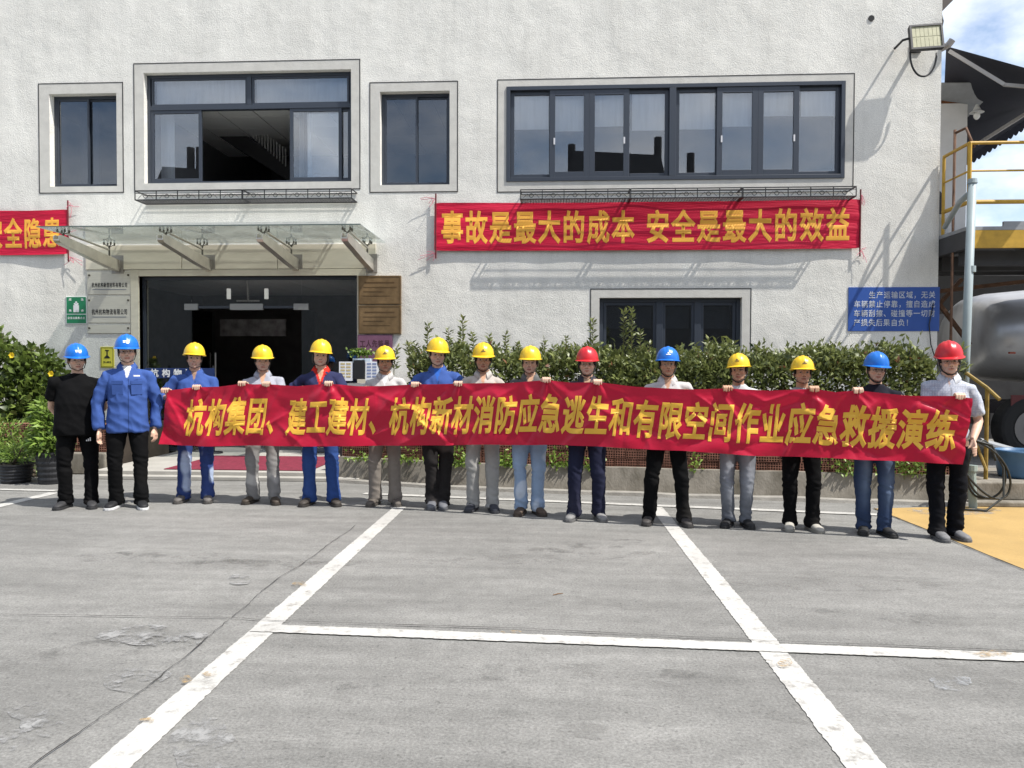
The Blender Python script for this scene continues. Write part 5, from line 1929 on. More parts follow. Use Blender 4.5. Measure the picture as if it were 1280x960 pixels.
# opposite factory hall across the yard, seen only mirrored in the window glass
t = thing('factory_hall', (2, -22, 0), 'dark factory hall across the yard mirrored in the upper windows', 'building')
HALL = mat('hall_wall', (0.17, 0.17, 0.165), 0.85, var=0.3)
MB().box(-26, 26, -34, -22, 0, 12.3).build('wall', HALL, t)
m_ = MB()
for a_, b_, h_ in ((-25.5, -20.5, 14.3), (0.5, 6.7, 14.9)):
    m_.add([(a_, -23, 12.305), (b_, -23, 12.305), (b_, -32, 12.305), (a_, -32, 12.305), (a_ + 0.5, -23.5, h_ - 0.2), (b_ - 0.4, -23.5, h_ - 0.5), (b_ - 0.4, -31, h_ - 0.5), (a_ + 0.5, -31, h_ - 0.2)], [(0, 1, 5, 4), (1, 2, 6, 5), (2, 3, 7, 6), (3, 0, 4, 7), (4, 5, 6, 7), (3, 2, 1, 0)])
for x, h_ in ((-23.4, 15.4), (-22.8, 15.4), (-22.2, 15.4), (0.9, 15.2), (6.2, 15.6), (8.2, 14.6), (-27, 14)):
    m_.tube([(x, -24, 12.0), (x, -24, h_)], 0.24, 10)
m_.build('roof', mat('hall_roof', (0.06, 0.06, 0.062), 0.85), t)

# =====================================================================================================
#                                         PEOPLE
# =====================================================================================================
SKIN = mat('skin', (0.45, 0.26, 0.17), 0.5, attr=True, var=0.14, vscale=28, spec=0.35)
CLOTH = mat('clothing_cloth', (0.3, 0.3, 0.3), 0.88, attr=True, var=0.16, vscale=9, bump=0.22, bscale=140, bdist=0.004, spec=0.10, sheen=0.0)
HAIRM = mat('black_hair', (0.012, 0.011, 0.010), 0.55, bump=0.5, bscale=160)
STRAP = mat('strap_black', (0.015, 0.015, 0.015), 0.7)
HELM = {'yellow': mat('helmet_yellow', (0.78, 0.51, 0.022), 0.36, spec=0.45, var=0.22, vscale=16, detail=9),
        'blue': mat('helmet_blue', (0.010, 0.15, 0.56), 0.34, spec=0.45, var=0.22, vscale=16, detail=9),
        'red': mat('helmet_red', (0.54, 0.018, 0.026), 0.36, spec=0.45, var=0.22, vscale=16, detail=9)}
SHOE = mat('shoe', (0.05, 0.05, 0.05), 0.65, attr=True, var=0.3, vscale=25)
GLS = mat('spectacle_frame', (0.10, 0.09, 0.08), 0.3)

BLACK = (0.0045, 0.0045, 0.005)
NAVY = (0.016, 0.018, 0.035)
WORKBLUE = (0.046, 0.092, 0.285)
GREY = (0.36, 0.36, 0.38)
DUST = (0.25, 0.235, 0.215)
# feet px (toe, ground), helmet top px, and what they wear
PEOPLE = [
    dict(feet=((72, 638), (110, 637)), top=430, helmet='blue', mark='white', w=1.14, belly=1.12, shirt=BLACK, sleeve='short', collar=None, trousers=BLACK, logo=True, shoes=(0.035, 0.035, 0.037), arms='back', yaw=4, head=(8, 2),
         label='heavy man in black t-shirt and blue helmet with hands behind his back'),
    dict(feet=((136, 638), (173, 638)), top=419, helmet='blue', mark='white', w=1.08, shirt=WORKBLUE, sleeve='long', collar=WORKBLUE, under=(0.7, 0.7, 0.7), pockets=True, hem=0.455, trousers=BLACK, shoes=(0.012, 0.012, 0.014), sole=(0.65, 0.65, 0.65), arms='down', yaw=4, head=(2, 0), glasses=True, logo_chest=True,
         label='man in bright blue jacket and blue helmet standing with arms down'),
    dict(feet=((221, 630), (257, 630)), top=429, helmet='yellow', w=1.05, shirt=WORKBLUE, sleeve='long3', collar=WORKBLUE, under=(0.30, 0.19, 0.13), vz=0.79, trousers=(0.035, 0.06, 0.19), stain=(0.42, 0.5, 0.66), shoes=(0.12, 0.11, 0.10), arms='hold', hands=((207, 492), (246, 484)), head=(0, -4),
         label='smiling man in blue work jacket holding the left end of the banner'),
    dict(feet=((309, 631), (341, 632)), top=432, helmet='yellow', w=1.0, shirt=(0.34, 0.35, 0.40), sleeve='long3', collar=(0.34, 0.35, 0.40), under=(0.5, 0.3, 0.2), trousers=(0.22, 0.215, 0.21), stain=(0.45, 0.44, 0.42), shoes=(0.055, 0.042, 0.03), arms='hold', hands=((303, 479), (333, 479)), head=(2, 2),
         label='man in grey shirt and dusty grey trousers, second from the left end of the banner'),
    dict(feet=((380, 634), (416, 634)), top=425, helmet='yellow', w=1.02, shirt=(0.030, 0.034, 0.085), sleeve='long3', collar=(0.55, 0.03, 0.02), under=(0.5, 0.3, 0.2), vred=True, trousers=(0.030, 0.068, 0.22), shoes=(0.05, 0.042, 0.035), arms='hold', hands=((411, 479), None), head=(-3, 0), bob=True,
         label='worker in navy shirt with red collar and bright blue trousers'),
    dict(feet=((464, 634), (494, 634)), top=433, helmet='yellow', w=0.95, shirt=(0.46, 0.45, 0.44), sleeve='long3', collar=(0.46, 0.45, 0.44), under=(0.65, 0.65, 0.65), trousers=(0.215, 0.19, 0.165), shoes=(0.11, 0.095, 0.08), arms='behind', head=(3, 0), dark=True, mark='dark',
         label='thin tanned man in pale shirt and brownish trousers with hands hidden behind the banner'),
    dict(feet=((536, 638), (554, 638)), top=423, helmet='yellow', w=1.05, shirt=WORKBLUE, sleeve='long3', collar=WORKBLUE, under=(0.03, 0.11, 0.42), trousers=(0.022, 0.020, 0.020), stain=(0.10, 0.09, 0.085), shoes=(0.14, 0.145, 0.16), boots=True, arms='hold', hands=((519, 480), (573, 479)), head=(3, 0),
         label='man in blue jacket over blue t-shirt and dirty black trousers with feet together'),
    dict(feet=((588, 641), (617, 642)), top=429, helmet='yellow', mark='dark', w=0.95, shirt=(0.44, 0.40, 0.36), sleeve='long3', collar=(0.46, 0.43, 0.40), under=(0.5, 0.3, 0.2), trousers=(0.33, 0.325, 0.31), shoes=(0.045, 0.048, 0.06), arms='behind', head=(4, 0), dark=True, strap=True,
         label='lean tanned man in beige collar and pale grey trousers with dark trainers'),
    dict(feet=((649, 646), (674, 646)), top=433, helmet='yellow', w=1.03, shirt=(0.10, 0.10, 0.10), sleeve='long3', collar=(0.14, 0.14, 0.14), under=(0.5, 0.3, 0.2), trousers=(0.27, 0.36, 0.50), stain=(0.50, 0.56, 0.64), shoes=(0.085, 0.06, 0.042), arms='hold', hands=((683, 473), None), head=(0, 2),
         label='man in pale washed blue jeans and yellow helmet with brown shoes'),
    dict(feet=((715, 653), (752, 653)), top=434, helmet='red', w=1.04, shirt=(0.05, 0.05, 0.06), sleeve='long3', collar=(0.05, 0.05, 0.06), under=(0.45, 0.3, 0.2), trousers=(0.018, 0.020, 0.042), shoes=(0.23, 0.225, 0.22), arms='hold', hands=((747, 476), None), head=(-3, 0), glasses=True, strap=True,
         label='man in dark navy trousers and red helmet near the middle of the banner'),
    dict(feet=((810, 658), (860, 660)), top=434, helmet='blue', mark='white', w=1.02, shirt=(0.5, 0.48, 0.47), sleeve='long3', collar=(0.5, 0.48, 0.47), under=(0.5, 0.3, 0.2), trousers=BLACK, shoes=(0.05, 0.045, 0.042), arms='behind', head=(2, 0), strap=True, dark=True,
         label='man in black trousers and blue helmet with his feet wide apart at the banner'),
    dict(feet=((911, 661), (938, 662)), top=442, helmet='yellow', mark='dark', w=1.0, shirt=(0.5, 0.5, 0.5), sleeve='long3', collar=None, trousers=(0.15, 0.16, 0.18), stain=(0.34, 0.36, 0.40), jeans=True, shoes=(0.015, 0.015, 0.016), arms='hold', hands=((909, 484), None), head=(-4, -3), strap=True, dark=True,
         label='man in grey faded jeans and black shoes looking down slightly'),
    dict(feet=((988, 665), (1022, 667)), top=445, helmet='yellow', mark='dark', w=1.0, shirt=(0.30, 0.31, 0.33), sleeve='long3', collar=None, trousers=BLACK, shoes=(0.42, 0.40, 0.35), arms='hold', hands=((1017, 484), None), head=(12, -6), dark=True,
         label='man in black trousers and dirty white shoes with head turned aside'),
    dict(feet=((1082, 670), (1114, 673)), top=440, helmet='blue', w=1.02, shirt=(0.016, 0.016, 0.024), sleeve='short', collar=None, trousers=(0.035, 0.055, 0.11), stain=(0.14, 0.19, 0.28), jeans=True, shoes=(0.018, 0.018, 0.018), arms='hold', hands=((1072, 487), None), head=(12, -3), strap=True, glasses=True,
         label='man in dark t-shirt, blue jeans and blue helmet near the right end of the banner'),
    dict(feet=((1176, 678), (1204, 678)), top=427, helmet='red', w=0.96, shirt=(0.50, 0.52, 0.57), check=True, sleeve='short', collar=(0.54, 0.56, 0.60), under=(0.5, 0.32, 0.24), trousers=(0.006, 0.0065, 0.009), shoes=(0.16, 0.16, 0.165), arms='end', hands=((1199, 495), (1216, 560)), yaw=0, head=(2, 2), strap=True, glasses=True,
         label='man in checked short sleeved shirt and red helmet holding the right end of the banner'),
]
for d in PEOPLE:
    f0, f1 = on_ground(*d['feet'][0]), on_ground(*d['feet'][1])
    d['toe'] = (f0, f1)
    mx_, my_ = (f0.x + f1.x) / 2, (f0.y + f1.y) / 2
    d['face'] = math.atan2(-mx_, my_) * 0.82 + R(d.get('yaw', 0))     # turned towards the photographer
    d['dir'] = Vector((-math.sin(d['face'] * 0.45), math.cos(d['face'] * 0.45), 0))
    d['base'] = Vector((mx_, my_, 0)) + d['dir'] * 0.15
    cx = (d['feet'][0][0] + d['feet'][1][0]) / 2
    d['H'] = on_y(cx, d['top'], d['base'].y - 0.03).z - 0.052
    print('person', round(d['H'], 3), [round(a, 2) for a in d['base']])

# smooth line of the banner on plan, a hand's length in front of the row
row = sorted((d['base'].x, d['base'].y) for d in PEOPLE[2:])
px_ = np.array([r[0] for r in row]); py_ = np.array([r[1] for r in row])
pf = np.polyfit(px_, py_, 3)


def banner_y(x):
    base = float(np.polyval(pf, np.clip(x, px_[0] - 0.4, px_[-1] + 0.35)))
    loc = float(np.interp(x, px_, py_)) - float(np.polyval(pf, np.clip(x, px_[0], px_[-1])))
    return base + 0.5 * loc - 0.28


TOPS = [(209, 488), (232, 484.5), (246, 484), (275, 482), (303, 479.5), (333, 480), (370, 481), (411, 479.5), (445, 481), (480, 480.5), (519, 480.5), (545, 479), (573, 479.5), (610, 477), (640, 476.5), (683, 475), (715, 477), (747, 477.5), (790, 481), (829, 483), (870, 485), (909, 485.5), (960, 486), (1017, 486), (1045, 489), (1072, 488), (1110, 490.5), (1150, 493), (1199, 495), (1216, 498)]
BOTS = [(197, 556), (230, 557.5), (300, 558), (400, 558), (500, 557), (560, 556), (620, 556), (700, 557), (760, 559), (800, 562), (850, 564), (900, 567), (950, 570), (1000, 571), (1040, 573), (1080, 575), (1120, 577), (1160, 579), (1206, 581)]
tp = [on_path(a, b, banner_y) for a, b in TOPS]
bt = [on_path(a, b, banner_y) for a, b in BOTS]
ttx, ttz = [p.x for p in tp], [p.z for p in tp]
bbx, bbz = [p.x for p in bt], [p.z for p in bt]
XB0, XB1 = bbx[0], bbx[-1]
XT0, XT1 = ttx[0], ttx[-1]
GRIPS = []
for d in PEOPLE:
    for h in (d.get('hands') or ()):
        if h:
            GRIPS.append(on_path(h[0], h[1], banner_y).x)


def nn(x, y, z):
    return noise.noise(Vector((x, y, z)))


def fold_y(x, v):
    """forward/back swell of the held cloth"""
    y = 0.026 * nn(x * 1.5, v * 1.0, 1.7) + 0.018 * nn(x * 3.2 + v * 2.0, v * 1.6, 4.4)
    # pulled creases: stretched along a slanting direction
    s = nn(x * 2.6 - v * 1.5, (x * 0.7 + v * 1.3), 9.1)
    y += 0.020 * (1 - abs(s) * 2.2)
    s2 = nn(x * 2.2 + v * 1.9, (x * 0.5 - v * 1.1), 21.0)
    right = min(1.0, max(0.15, (x - 0.6) / 2.2))
    y += 0.034 * right * (1 - abs(s2) * 2.4)
    # creases fanning out from each grip
    for g_ in GRIPS:
        dx = (x - g_)
        if abs(dx) < 0.5:
            dist = math.hypot(dx, (1 - v) * 0.62)
            ang = math.atan2(dx, (1 - v) * 0.62 + 0.03)
            y += 0.017 * math.sin(ang * 6.5 + g_ * 7) * math.exp(-dist / 0.30) * min(1, dist / 0.06)
    # crumpled left end
    e = max(0.0, 1 - (x - XB0) / 0.75)
    if e > 0:
        y += 0.030 * e * math.sin((x - XB0) * 22 + v * 4.0) * (0.3 + 0.7 * v) + 0.02 * e * nn(x * 6 + v * 3, v * 2, 3)
    # two sharp machine folds
    for fx in (-0.18, 0.62, 1.55):
        y += 0.010 * math.exp(-abs(x - fx) / 0.05)
    top = min(1.0, max(0.0, (v - 0.55) / 0.3))
    return min(y, 0.06) * (1 - top) + min(y, 0.012) * top


CREASES = []
crg = random.Random(21)
for k in range(95):
    cx_ = XB0 + (XB1 - XB0) * (crg.random() ** (0.6 if k % 2 else 1.0))
    if k % 3 == 0:
        cx_ = crg.choice(GRIPS) + crg.uniform(-0.25, 0.25)
    cz_ = crg.uniform(0.1, 0.95)
    an_ = crg.choice((-1, 1)) * R(crg.uniform(18, 75))
    CREASES.append((cx_, cz_ * 0.62, math.cos(an_), math.sin(an_), crg.uniform(0.12, 0.38), crg.uniform(0.014, 0.034), crg.choice((-1, 1, 1)) * crg.uniform(0.010, 0.026) * (1.0 + 0.5 * max(0, min(1, cx_ / 3)))))


def crease(x, v):
    z = v * 0.62
    y = 0.0
    for cx_, cz_, ca, sa, L, wd, am in CREASES:
        dx = x - cx_
        if dx > 0.42 or dx < -0.42:
            continue
        dz = z - cz_
        al = (dx * ca + dz * sa) / L
        if al > 1 or al < -1:
            continue
        pe = (dz * ca - dx * sa) / wd
        y -= am * (1 - al * al) * math.exp(-math.sqrt(pe * pe + 0.04))
    return y


def BP(u, v):
    x0 = XB0 + (XT0 - XB0) * v
    x1 = XB1 + (XT1 - XB1) * v
    x = x0 + (x1 - x0) * u
    zt2 = float(np.interp(x, ttx, ttz))
    zb2 = float(np.interp(x, bbx, bbz))
    near = min(abs(x - g_) for g_ in GRIPS)
    sag = 0.016 * min(1.0, near / 0.35) * v * v
    z = zb2 + (zt2 - zb2) * v - sag + 0.008 * nn(x * 2.3, 5.5, v) * (1 - v)
    grip = min(1.0, max(0.0, (v - 0.86) / 0.14))
    return (x, banner_y(x) + (fold_y(x, v) + crease(x, v)) * (1 - grip * 0.85), z)


ban = cloth('held_banner', BP, 720, 52, RED, origin=(0, banner_y(0), 1.0))
tag(ban, 'very long red banner with golden characters held by the row of workers', 'banner')
x_l, x_r = on_path(231, 525, banner_y).x, on_path(1198, 540, banner_y).x
u0 = (x_l - (XB0 + XT0) / 2) / ((XB1 + XT1) / 2 - (XB0 + XT0) / 2)
u1 = (x_r - (XB0 + XT0) / 2) / ((XB1 + XT1) / 2 - (XB0 + XT0) / 2)
cloth_text('杭构集团、建工建材、杭构新材消防应急逃生和有限空间作业应急救援演练', BP, u0, u1, 0.17, 0.80, YTXT, ban, fill=0.96, bold=0.030, cuts=9, off=0.005)


def lerp3(a, b, t):
    return Vector(a).lerp(Vector(b), t)


def ik(S, W, l1, l2, pole):
    S, W = Vector(S), Vector(W)
    d = W - S
    L = d.length
    if L > (l1 + l2) * 0.995:
        k = L / ((l1 + l2) * 0.995)
        l1 *= k
        l2 *= k
    a = (l1 * l1 - l2 * l2 + L * L) / (2 * L)
    h = math.sqrt(max(0, l1 * l1 - a * a))
    t = d.normalized()
    p = Vector(pole)
    p = (p - t * p.dot(t)).normalized()
    return S + t * a + p * h


def section(z, hw, hd, y0=0.0, n=24, p=2.4, x0=0.0, yaw=0.0):
    out = []
    for j in range(n):
        a = 2 * math.pi * j / n
        c_, s_ = math.cos(a), math.sin(a)
        x = math.copysign(abs(c_) ** (2 / p), c_) * hw
        y = math.copysign(abs(s_) ** (2 / p), s_) * hd + y0
        out.append((x0 + x * math.cos(yaw) - y * math.sin(yaw), x * math.sin(yaw) + y * math.cos(yaw), z))
    return out


def fingers(mb, K, across, along, down, L=0.075, curl=1.0, r=0.0088):
    """four separate fingers from knuckle line K. across: line of knuckles, along: finger direction, down: curl direction"""
    K, across, along, down = Vector(K), Vector(across), Vector(along), Vector(down)
    for i, k in enumerate((0.86, 1.0, 0.95, 0.76)):
        b = K + across * ((i - 1.5) * 0.0225)
        l = L * k
        p1 = b + along * l * 0.45
        p2 = p1 + (along * (1 - 0.55 * curl) + down * 0.75 * curl).normalized() * l * 0.32
        p3 = p2 + (along * (1 - 1.0 * curl) + down * 1.0 * curl).normalized() * l * 0.26
        mb.tube([b - along * 0.03, b, p1, p2, p3], [r * 1.15, r * 1.1, r, r * 0.92, r * 0.72], 8)


def build_person(i, d):
    H = d['H']
    s = H / 1.72
    base = d['base']
    w = d.get('w', 1.0)
    belly = d.get('belly', 1.0)
    yaw = d['face']
    RY = Matrix.Rotation(yaw, 3, 'Z')
    loc = lambda p: Vector(p) - base
    prg = random.Random(100 + i)
    sway = prg.uniform(-0.025, 0.025)
    hroll = R(prg.uniform(-5, 5))
    body = MB()
    # ---- legs
    hips = [RY @ Vector((sx * 0.088 * s * w, 0.0, 0.50 * H)) for sx in (-1, 1)]
    ank, knee = [], []
    for k, sx in enumerate((-1, 1)):
        t_ = loc(d['toe'][k])
        a = Vector((t_.x, t_.y, 0.085 * s)) + Matrix.Rotation(yaw * 0.45, 3, 'Z') @ Vector((-0.02 * sx, 0.17 * s, 0))
        ank.append(a)
        kn = hips[k].lerp(a, 0.47) + RY @ Vector((sx * prg.uniform(-0.004, 0.022), -prg.uniform(0.008, 0.05), 0.0))
        knee.append(kn)
        body.tube([hips[k] + Vector((0, 0, 0.03)), hips[k].lerp(kn, 0.5), kn, kn.lerp(a, 0.35), a], [0.085 * s * w, 0.072 * s * w, 0.052 * s, 0.054 * s, 0.036 * s], 14)
        body.tube([a + Vector((0, 0.03, -0.02)), a + Vector((0.008 * sx, -0.05, -0.045))], [0.034 * s, 0.026 * s], 10)
    # ---- trunk
    tw = [(0.475, .125, .085, .0), (0.52, .158, .105, .0), (0.60, .142 * belly, .102 * belly, -.005), (0.66, .146 * belly, .105 * belly, -.006), (0.735, .158, .110, .0), (0.78, .150, .098, .006), (0.81, .110, .076, .012), (0.84, .070, .058, .014)]
    body.rings([section(z * H, hw * s * w, hd * s * w, y0, 22, 2.3, yaw=yaw) for z, hw, hd, y0 in tw])
    hz = H - 0.118 * s
    hyaw, hpit = R(d['head'][0]) + math.atan2(-d['base'].x, d['base'].y) * 0.95, R(d['head'][1])
    hc = RY @ Vector((0, -0.022, hz))
    body.tube([(0, 0.018, 0.81 * H), (0, 0.010, 0.85 * H), (0, 0.0, hz - 0.04 * s)], [0.068 * s, 0.058 * s, 0.055 * s], 14)
    HR = Matrix.Rotation(hyaw + R(prg.uniform(-5, 5)), 3, 'Z') @ Matrix.Rotation(hroll, 3, 'Y') @ Matrix.Rotation(hpit + R(prg.uniform(-3, 3)), 3, 'X')

    def hp(x, y, z):
        return hc + HR @ (Vector((x, y, z)) * s)

    def hell(x, y, z, rx, ry, rz):
        body.ell(hp(x, y, z), (rx * s, ry * s, rz * s), 16, 10, HR)
    fw = d.get('fw', prg.uniform(0.97, 1.09)) * (1.07 if w > 1.1 else 1.0)
    hell(0, 0.008, 0.030, .076, .094, .088)
    hell(0, -0.018, -0.030, prg.uniform(.064, .071) * fw, .072, .080)
    hell(0, -0.040, -0.078, prg.uniform(.040, .054) * fw, .044, .034)      # jaw and chin
    hell(0, -0.075, -0.096, .020, .016, .014)
    for sx in (-1, 1):
        hell(sx * 0.037, -0.068, -0.022, .024, .022, .020)  # cheekbone
        hell(sx * 0.030, -0.083, 0.0, .013, .009, .0075)  # eyeball and lid
        hell(sx * 0.078 * fw, 0.012, -0.012, .010, .020, .033)  # ear
        body.tube([hp(sx * 0.012, -0.090, 0.020), hp(sx * 0.034, -0.088, 0.026), hp(sx * 0.055, -0.072, 0.018)], [0.010 * s, 0.011 * s, 0.009 * s], 8)
    body.tube([hp(0, -0.084, 0.016), hp(0, -0.098, -0.010), hp(0, -0.112, -0.034)], [0.008 * s, 0.0095 * s, 0.013 * s], 9)
    hell(0.014, -0.098, -0.038, .010, .010, .008)
    hell(-0.014, -0.098, -0.038, .010, .010, .008)
    hell(0, -0.087, -0.062, .024, .010, .0065)
    hell(0, -0.085, -0.073, .021, .010, .0065)
    # ---- arms
    shz = 0.787 * H
    sh = []
    for sx in (-1, 1):
        p = Vector((sx * 0.172 * s * (w if w < 1.1 else w * 1.06), 0.012, shz))
        p = RY @ p + Vector((0, 0, sx * sway * 0.5))
        sh.append(p)
    l1, l2 = 0.172 * H, 0.150 * H
    arms = []
    hands = d.get('hands')

    def grip_point(px, py):
        g_ = on_path(px, py, banner_y)
        zt2 = float(np.interp(g_.x, ttx, ttz))
        return loc((g_.x, banner_y(g_.x), zt2))
    plan = [None, None]
    if d['arms'] in ('hold', 'end'):
        hs = [grip_point(*h) for h in hands if h]
        if d['arms'] == 'end':
            plan[0] = ('grip', hs[0])
            e = on_path(1216, 562, banner_y)
            plan[1] = ('edge', loc((e.x + 0.012, banner_y(e.x) + 0.01, e.z)))
        elif len(hs) == 2:
            plan[0], plan[1] = ('grip', hs[0]), ('grip', hs[1])
        else:
            k = 0 if hs[0].x < 0 else 1
            plan[k] = ('grip', hs[0])
    for k, sx in enumerate((-1, 1)):
        if plan[k] is None:
            if d['arms'] in ('hold', 'behind'):
                xx = base.x + sx * 0.15
                zt2 = float(np.interp(xx, ttx, ttz))
                plan[k] = ('fist', loc((xx, banner_y(xx), zt2 - 0.03)))
            elif d['arms'] == 'down':
                plan[k] = ('down', sh[k] + RY @ Vector((sx * 0.068, -0.03, -(l1 + l2) * 0.965)))
            elif d['arms'] == 'back':
                plan[k] = ('back', RY @ Vector((sx * 0.095, 0.19 + 0.02 * k, 0.52 * H)))
        kind, T = plan[k]
        if kind == 'grip':
            W_ = T + Vector((0, 0.072, -0.062))
            pole = (sx * 0.75, 0.35, -0.8)
        elif kind == 'fist':
            W_ = T + Vector((0, 0.17, -0.09))
            pole = (sx * 0.7, 0.3, -0.8)
        elif kind == 'edge':
            W_ = T + Vector((0.02, 0.05, 0.075))
            pole = (sx * 0.4, 0.9, 0.1)
        elif kind == 'down':
            W_ = T
            pole = (sx * 0.9, 0.6, 0)
        else:
            W_ = T
            pole = (sx * 1.0, -0.05, 0)
        E_ = ik(sh[k], W_, l1, l2, RY @ Vector(pole))
        arms.append((sh[k], E_, W_, kind))
        S_ = sh[k]
        body.tube([RY @ Vector((sx * 0.06 * s, 0.015, 0.805 * H)), S_, S_.lerp(E_, 0.5), E_, E_.lerp(W_, 0.35), W_], [0.042 * s, 0.048 * s * w, 0.043 * s * w, 0.037 * s, 0.038 * s, 0.026 * s], 12)
        if kind == 'grip':
            K = T + Vector((0, 0.021, 0.004))
            body.tube([W_, W_.lerp(K, 0.45), K], [0.026, 0.040, 0.043], 12, flat=((0, 1, 0.8), 0.40))
            for q, kk in enumerate((0.9, 1.0, 0.95, 0.8)):
                ox = (q - 1.5) * 0.0228 * (1 if sx < 0 else -1)
                body.tube([K + Vector((ox, 0.004, -0.025)), T + Vector((ox, 0.014, 0.012)), T + Vector((ox, -0.006, 0.022)), T + Vector((ox, -0.024, 0.008)), T + Vector((ox, -0.024, 0.012 - 0.044 * kk))], [0.0100, 0.0100, 0.0095, 0.009, 0.0072], 8)
            th = 1 if sx < 0 else -1
            body.tube([W_ + Vector((th * 0.018, 0.0, 0.012)), W_ + Vector((th * 0.048, -0.008, 0.034)), T + Vector((th * 0.052, 0.022, -0.006)), T + Vector((th * 0.050, 0.014, 0.014))], [0.014, 0.012, 0.0105, 0.008], 8)
        elif kind == 'fist':
            K = T + Vector((0, 0.11, -0.03))
            body.tube([W_, W_.lerp(K, 0.5), K], [0.026, 0.040, 0.042], 12, flat=((0, 1, 0.8), 0.42))
            fingers(body, K, (1, 0, 0), (0, 0.1, 1), (0, 1, -0.1), 0.07, 1.0)
            body.tube([W_ + Vector((-sx * 0.02, 0, 0.015)), W_ + Vector((-sx * 0.048, -0.01, 0.04)), K + Vector((-sx * 0.044, 0.0, 0.02))], [0.014, 0.0115, 0.008], 8)
        elif kind == 'edge':
            K = T + Vector((0.012, 0.01, 0.004))
            body.tube([W_, W_.lerp(K, 0.5), K], [0.026, 0.038, 0.040], 12, flat=((1, 0, 0), 0.42))
            for q, kk in enumerate((1.0, 0.95, 0.9, 0.75)):
                oz_ = -(q - 0.6) * 0.021
                b_ = T + Vector((0.016, -0.004, oz_ + 0.01))
                body.tube([K + Vector((0.004, 0.01, oz_ * 0.4)), b_, b_ + Vector((-0.014, -0.022, -0.006)), b_ + Vector((-0.044 * kk, -0.022, -0.010))], [0.0105, 0.010, 0.0095, 0.0075], 8)
            body.tube([W_ + Vector((-0.01, -0.01, -0.01)), T + Vector((-0.01, 0.026, 0.03)), T + Vector((-0.035, 0.018, 0.006))], [0.014, 0.012, 0.008], 8)
        elif kind == 'down':
            K = W_ + RY @ Vector((sx * 0.004, -0.012, -0.085))
            body.tube([W_, W_.lerp(K, 0.5), K], [0.026, 0.040, 0.040], 12, flat=((1, 0, 0), 0.42))
            fingers(body, K, (0, 1, 0), (0, -0.05, -1), (-sx, -0.1, 0.1), 0.082, 0.6, 0.0092)
            body.tube([W_ + Vector((0, -0.018, -0.02)), W_ + Vector((-sx * 0.008, -0.048, -0.055)), W_ + Vector((-sx * 0.014, -0.052, -0.098))], [0.014, 0.0125, 0.009], 8)
        else:
            K = W_ + Vector((-sx * 0.075, 0.01, -0.02))
            body.tube([W_, W_.lerp(K, 0.5), K], [0.026, 0.036, 0.038], 12, flat=((0, 1, 0), 0.42))
            fingers(body, K, (0, 0, 1), (-sx, 0.1, -0.1), (0, -1, 0), 0.06, 0.6)
            body.tube([W_ + Vector((-sx * .02, 0, 0.02)), W_ + Vector((-sx * .05, 0, 0.045)), W_ + Vector((-sx * .085, -0.01, 0.05))], [0.014, 0.012, 0.009], 8)
    v, nr, f = remesh(body, 0.0068, 2, 0.45)
    # skin colours: lips, brows, eyes, shadowless stubble tone
    tone = (np.array((0.47, 0.265, 0.165)) if d.get('dark') else np.array((0.60, 0.385, 0.28))) * prg.uniform(0.92, 1.06)
    cols = np.tile(tone, (len(v), 1))
    HRi = np.array(HR.inverted())
    q = (HRi @ (v - np.array(hc)).T).T / s
    front = (q[:, 1] < -0.03)
    head = (q[:, 2] > -0.125) & (np.abs(q[:, 0]) < 0.1)

    def ellm(x, z, rx, rz):
        return head & front & ((((np.abs(q[:, 0]) - x) / rx) ** 2 + ((q[:, 2] - z) / rz) ** 2) < 1)
    jaw = head & front & (q[:, 2] < -0.045)
    cols[jaw] = tone * np.array((0.84, 0.86, 0.90))
    cheek = ellm(0.042, -0.028, 0.024, 0.018)
    cols[cheek] = tone * np.array((1.06, 0.95, 0.92))
    cols[ellm(0.0, -0.067, 0.026, 0.011)] = tone * np.array((0.80, 0.52, 0.50))
    cols[ellm(0.0, -0.0672, 0.024, 0.0030)] = tone * 0.22
    cols[ellm(0.032, 0.024, 0.022, 0.0052)] = (0.03, 0.022, 0.018)
    cols[ellm(0.031, -0.001, 0.0145, 0.0062)] = (0.30, 0.25, 0.22)
    cols[ellm(0.031, -0.001, 0.0070, 0.0062)] = (0.014, 0.010, 0.008)
    cols[ellm(0.031, 0.006, 0.0155, 0.0028)] = (0.03, 0.02, 0.016)
    cols[ellm(0.008, -0.043, 0.0045, 0.004)] = tone * 0.25
    if d.get('arms') == 'hold' and i == 2:
        cols[ellm(0.0, -0.0665, 0.015, 0.0032)] = (0.45, 0.40, 0.36)
    po = make('person', v, f, SKIN, None, True, origin=(0, 0, 0), cols=cols)
    po.location = base
    ORG[po] = (0, 0, 0)
    tag(po, d['label'], 'person', 'workers standing in a row')

    # ---- trousers
    tr = MB()
    tk_ = 1.0
    hemw = {True: 0.058}.get(d.get('jeans'), 0.066)
    tr.rings([section(z * H, hw * s * w, hd * s * w, y0, 22, 2.3, yaw=yaw) for z, hw, hd, y0 in ((0.465, .125, .095, .0), (0.50, .150, .106, .004), (0.54, .152, .108, .004), (0.585, .140 * belly, .102 * belly, 0))])
    for k, sx in enumerate((-1, 1)):
        a = ank[k] + Vector((0, 0.0, -0.040 * s))
        kn = knee[k]
        h_ = hips[k]
        tr.tube([h_ + Vector((0, 0.005, 0.02)), h_.lerp(kn, 0.45), kn, kn.lerp(a, 0.5), a.lerp(kn, 0.10), a], [0.088 * s * w, 0.084 * s * w, 0.069 * s, 0.065 * s, hemw * s, hemw * 1.04 * s], 16)
    tv, tn, tf = remesh(tr, 0.0115, 3)
    disp = np.zeros(len(tv))
    sd_ = i * 3.7
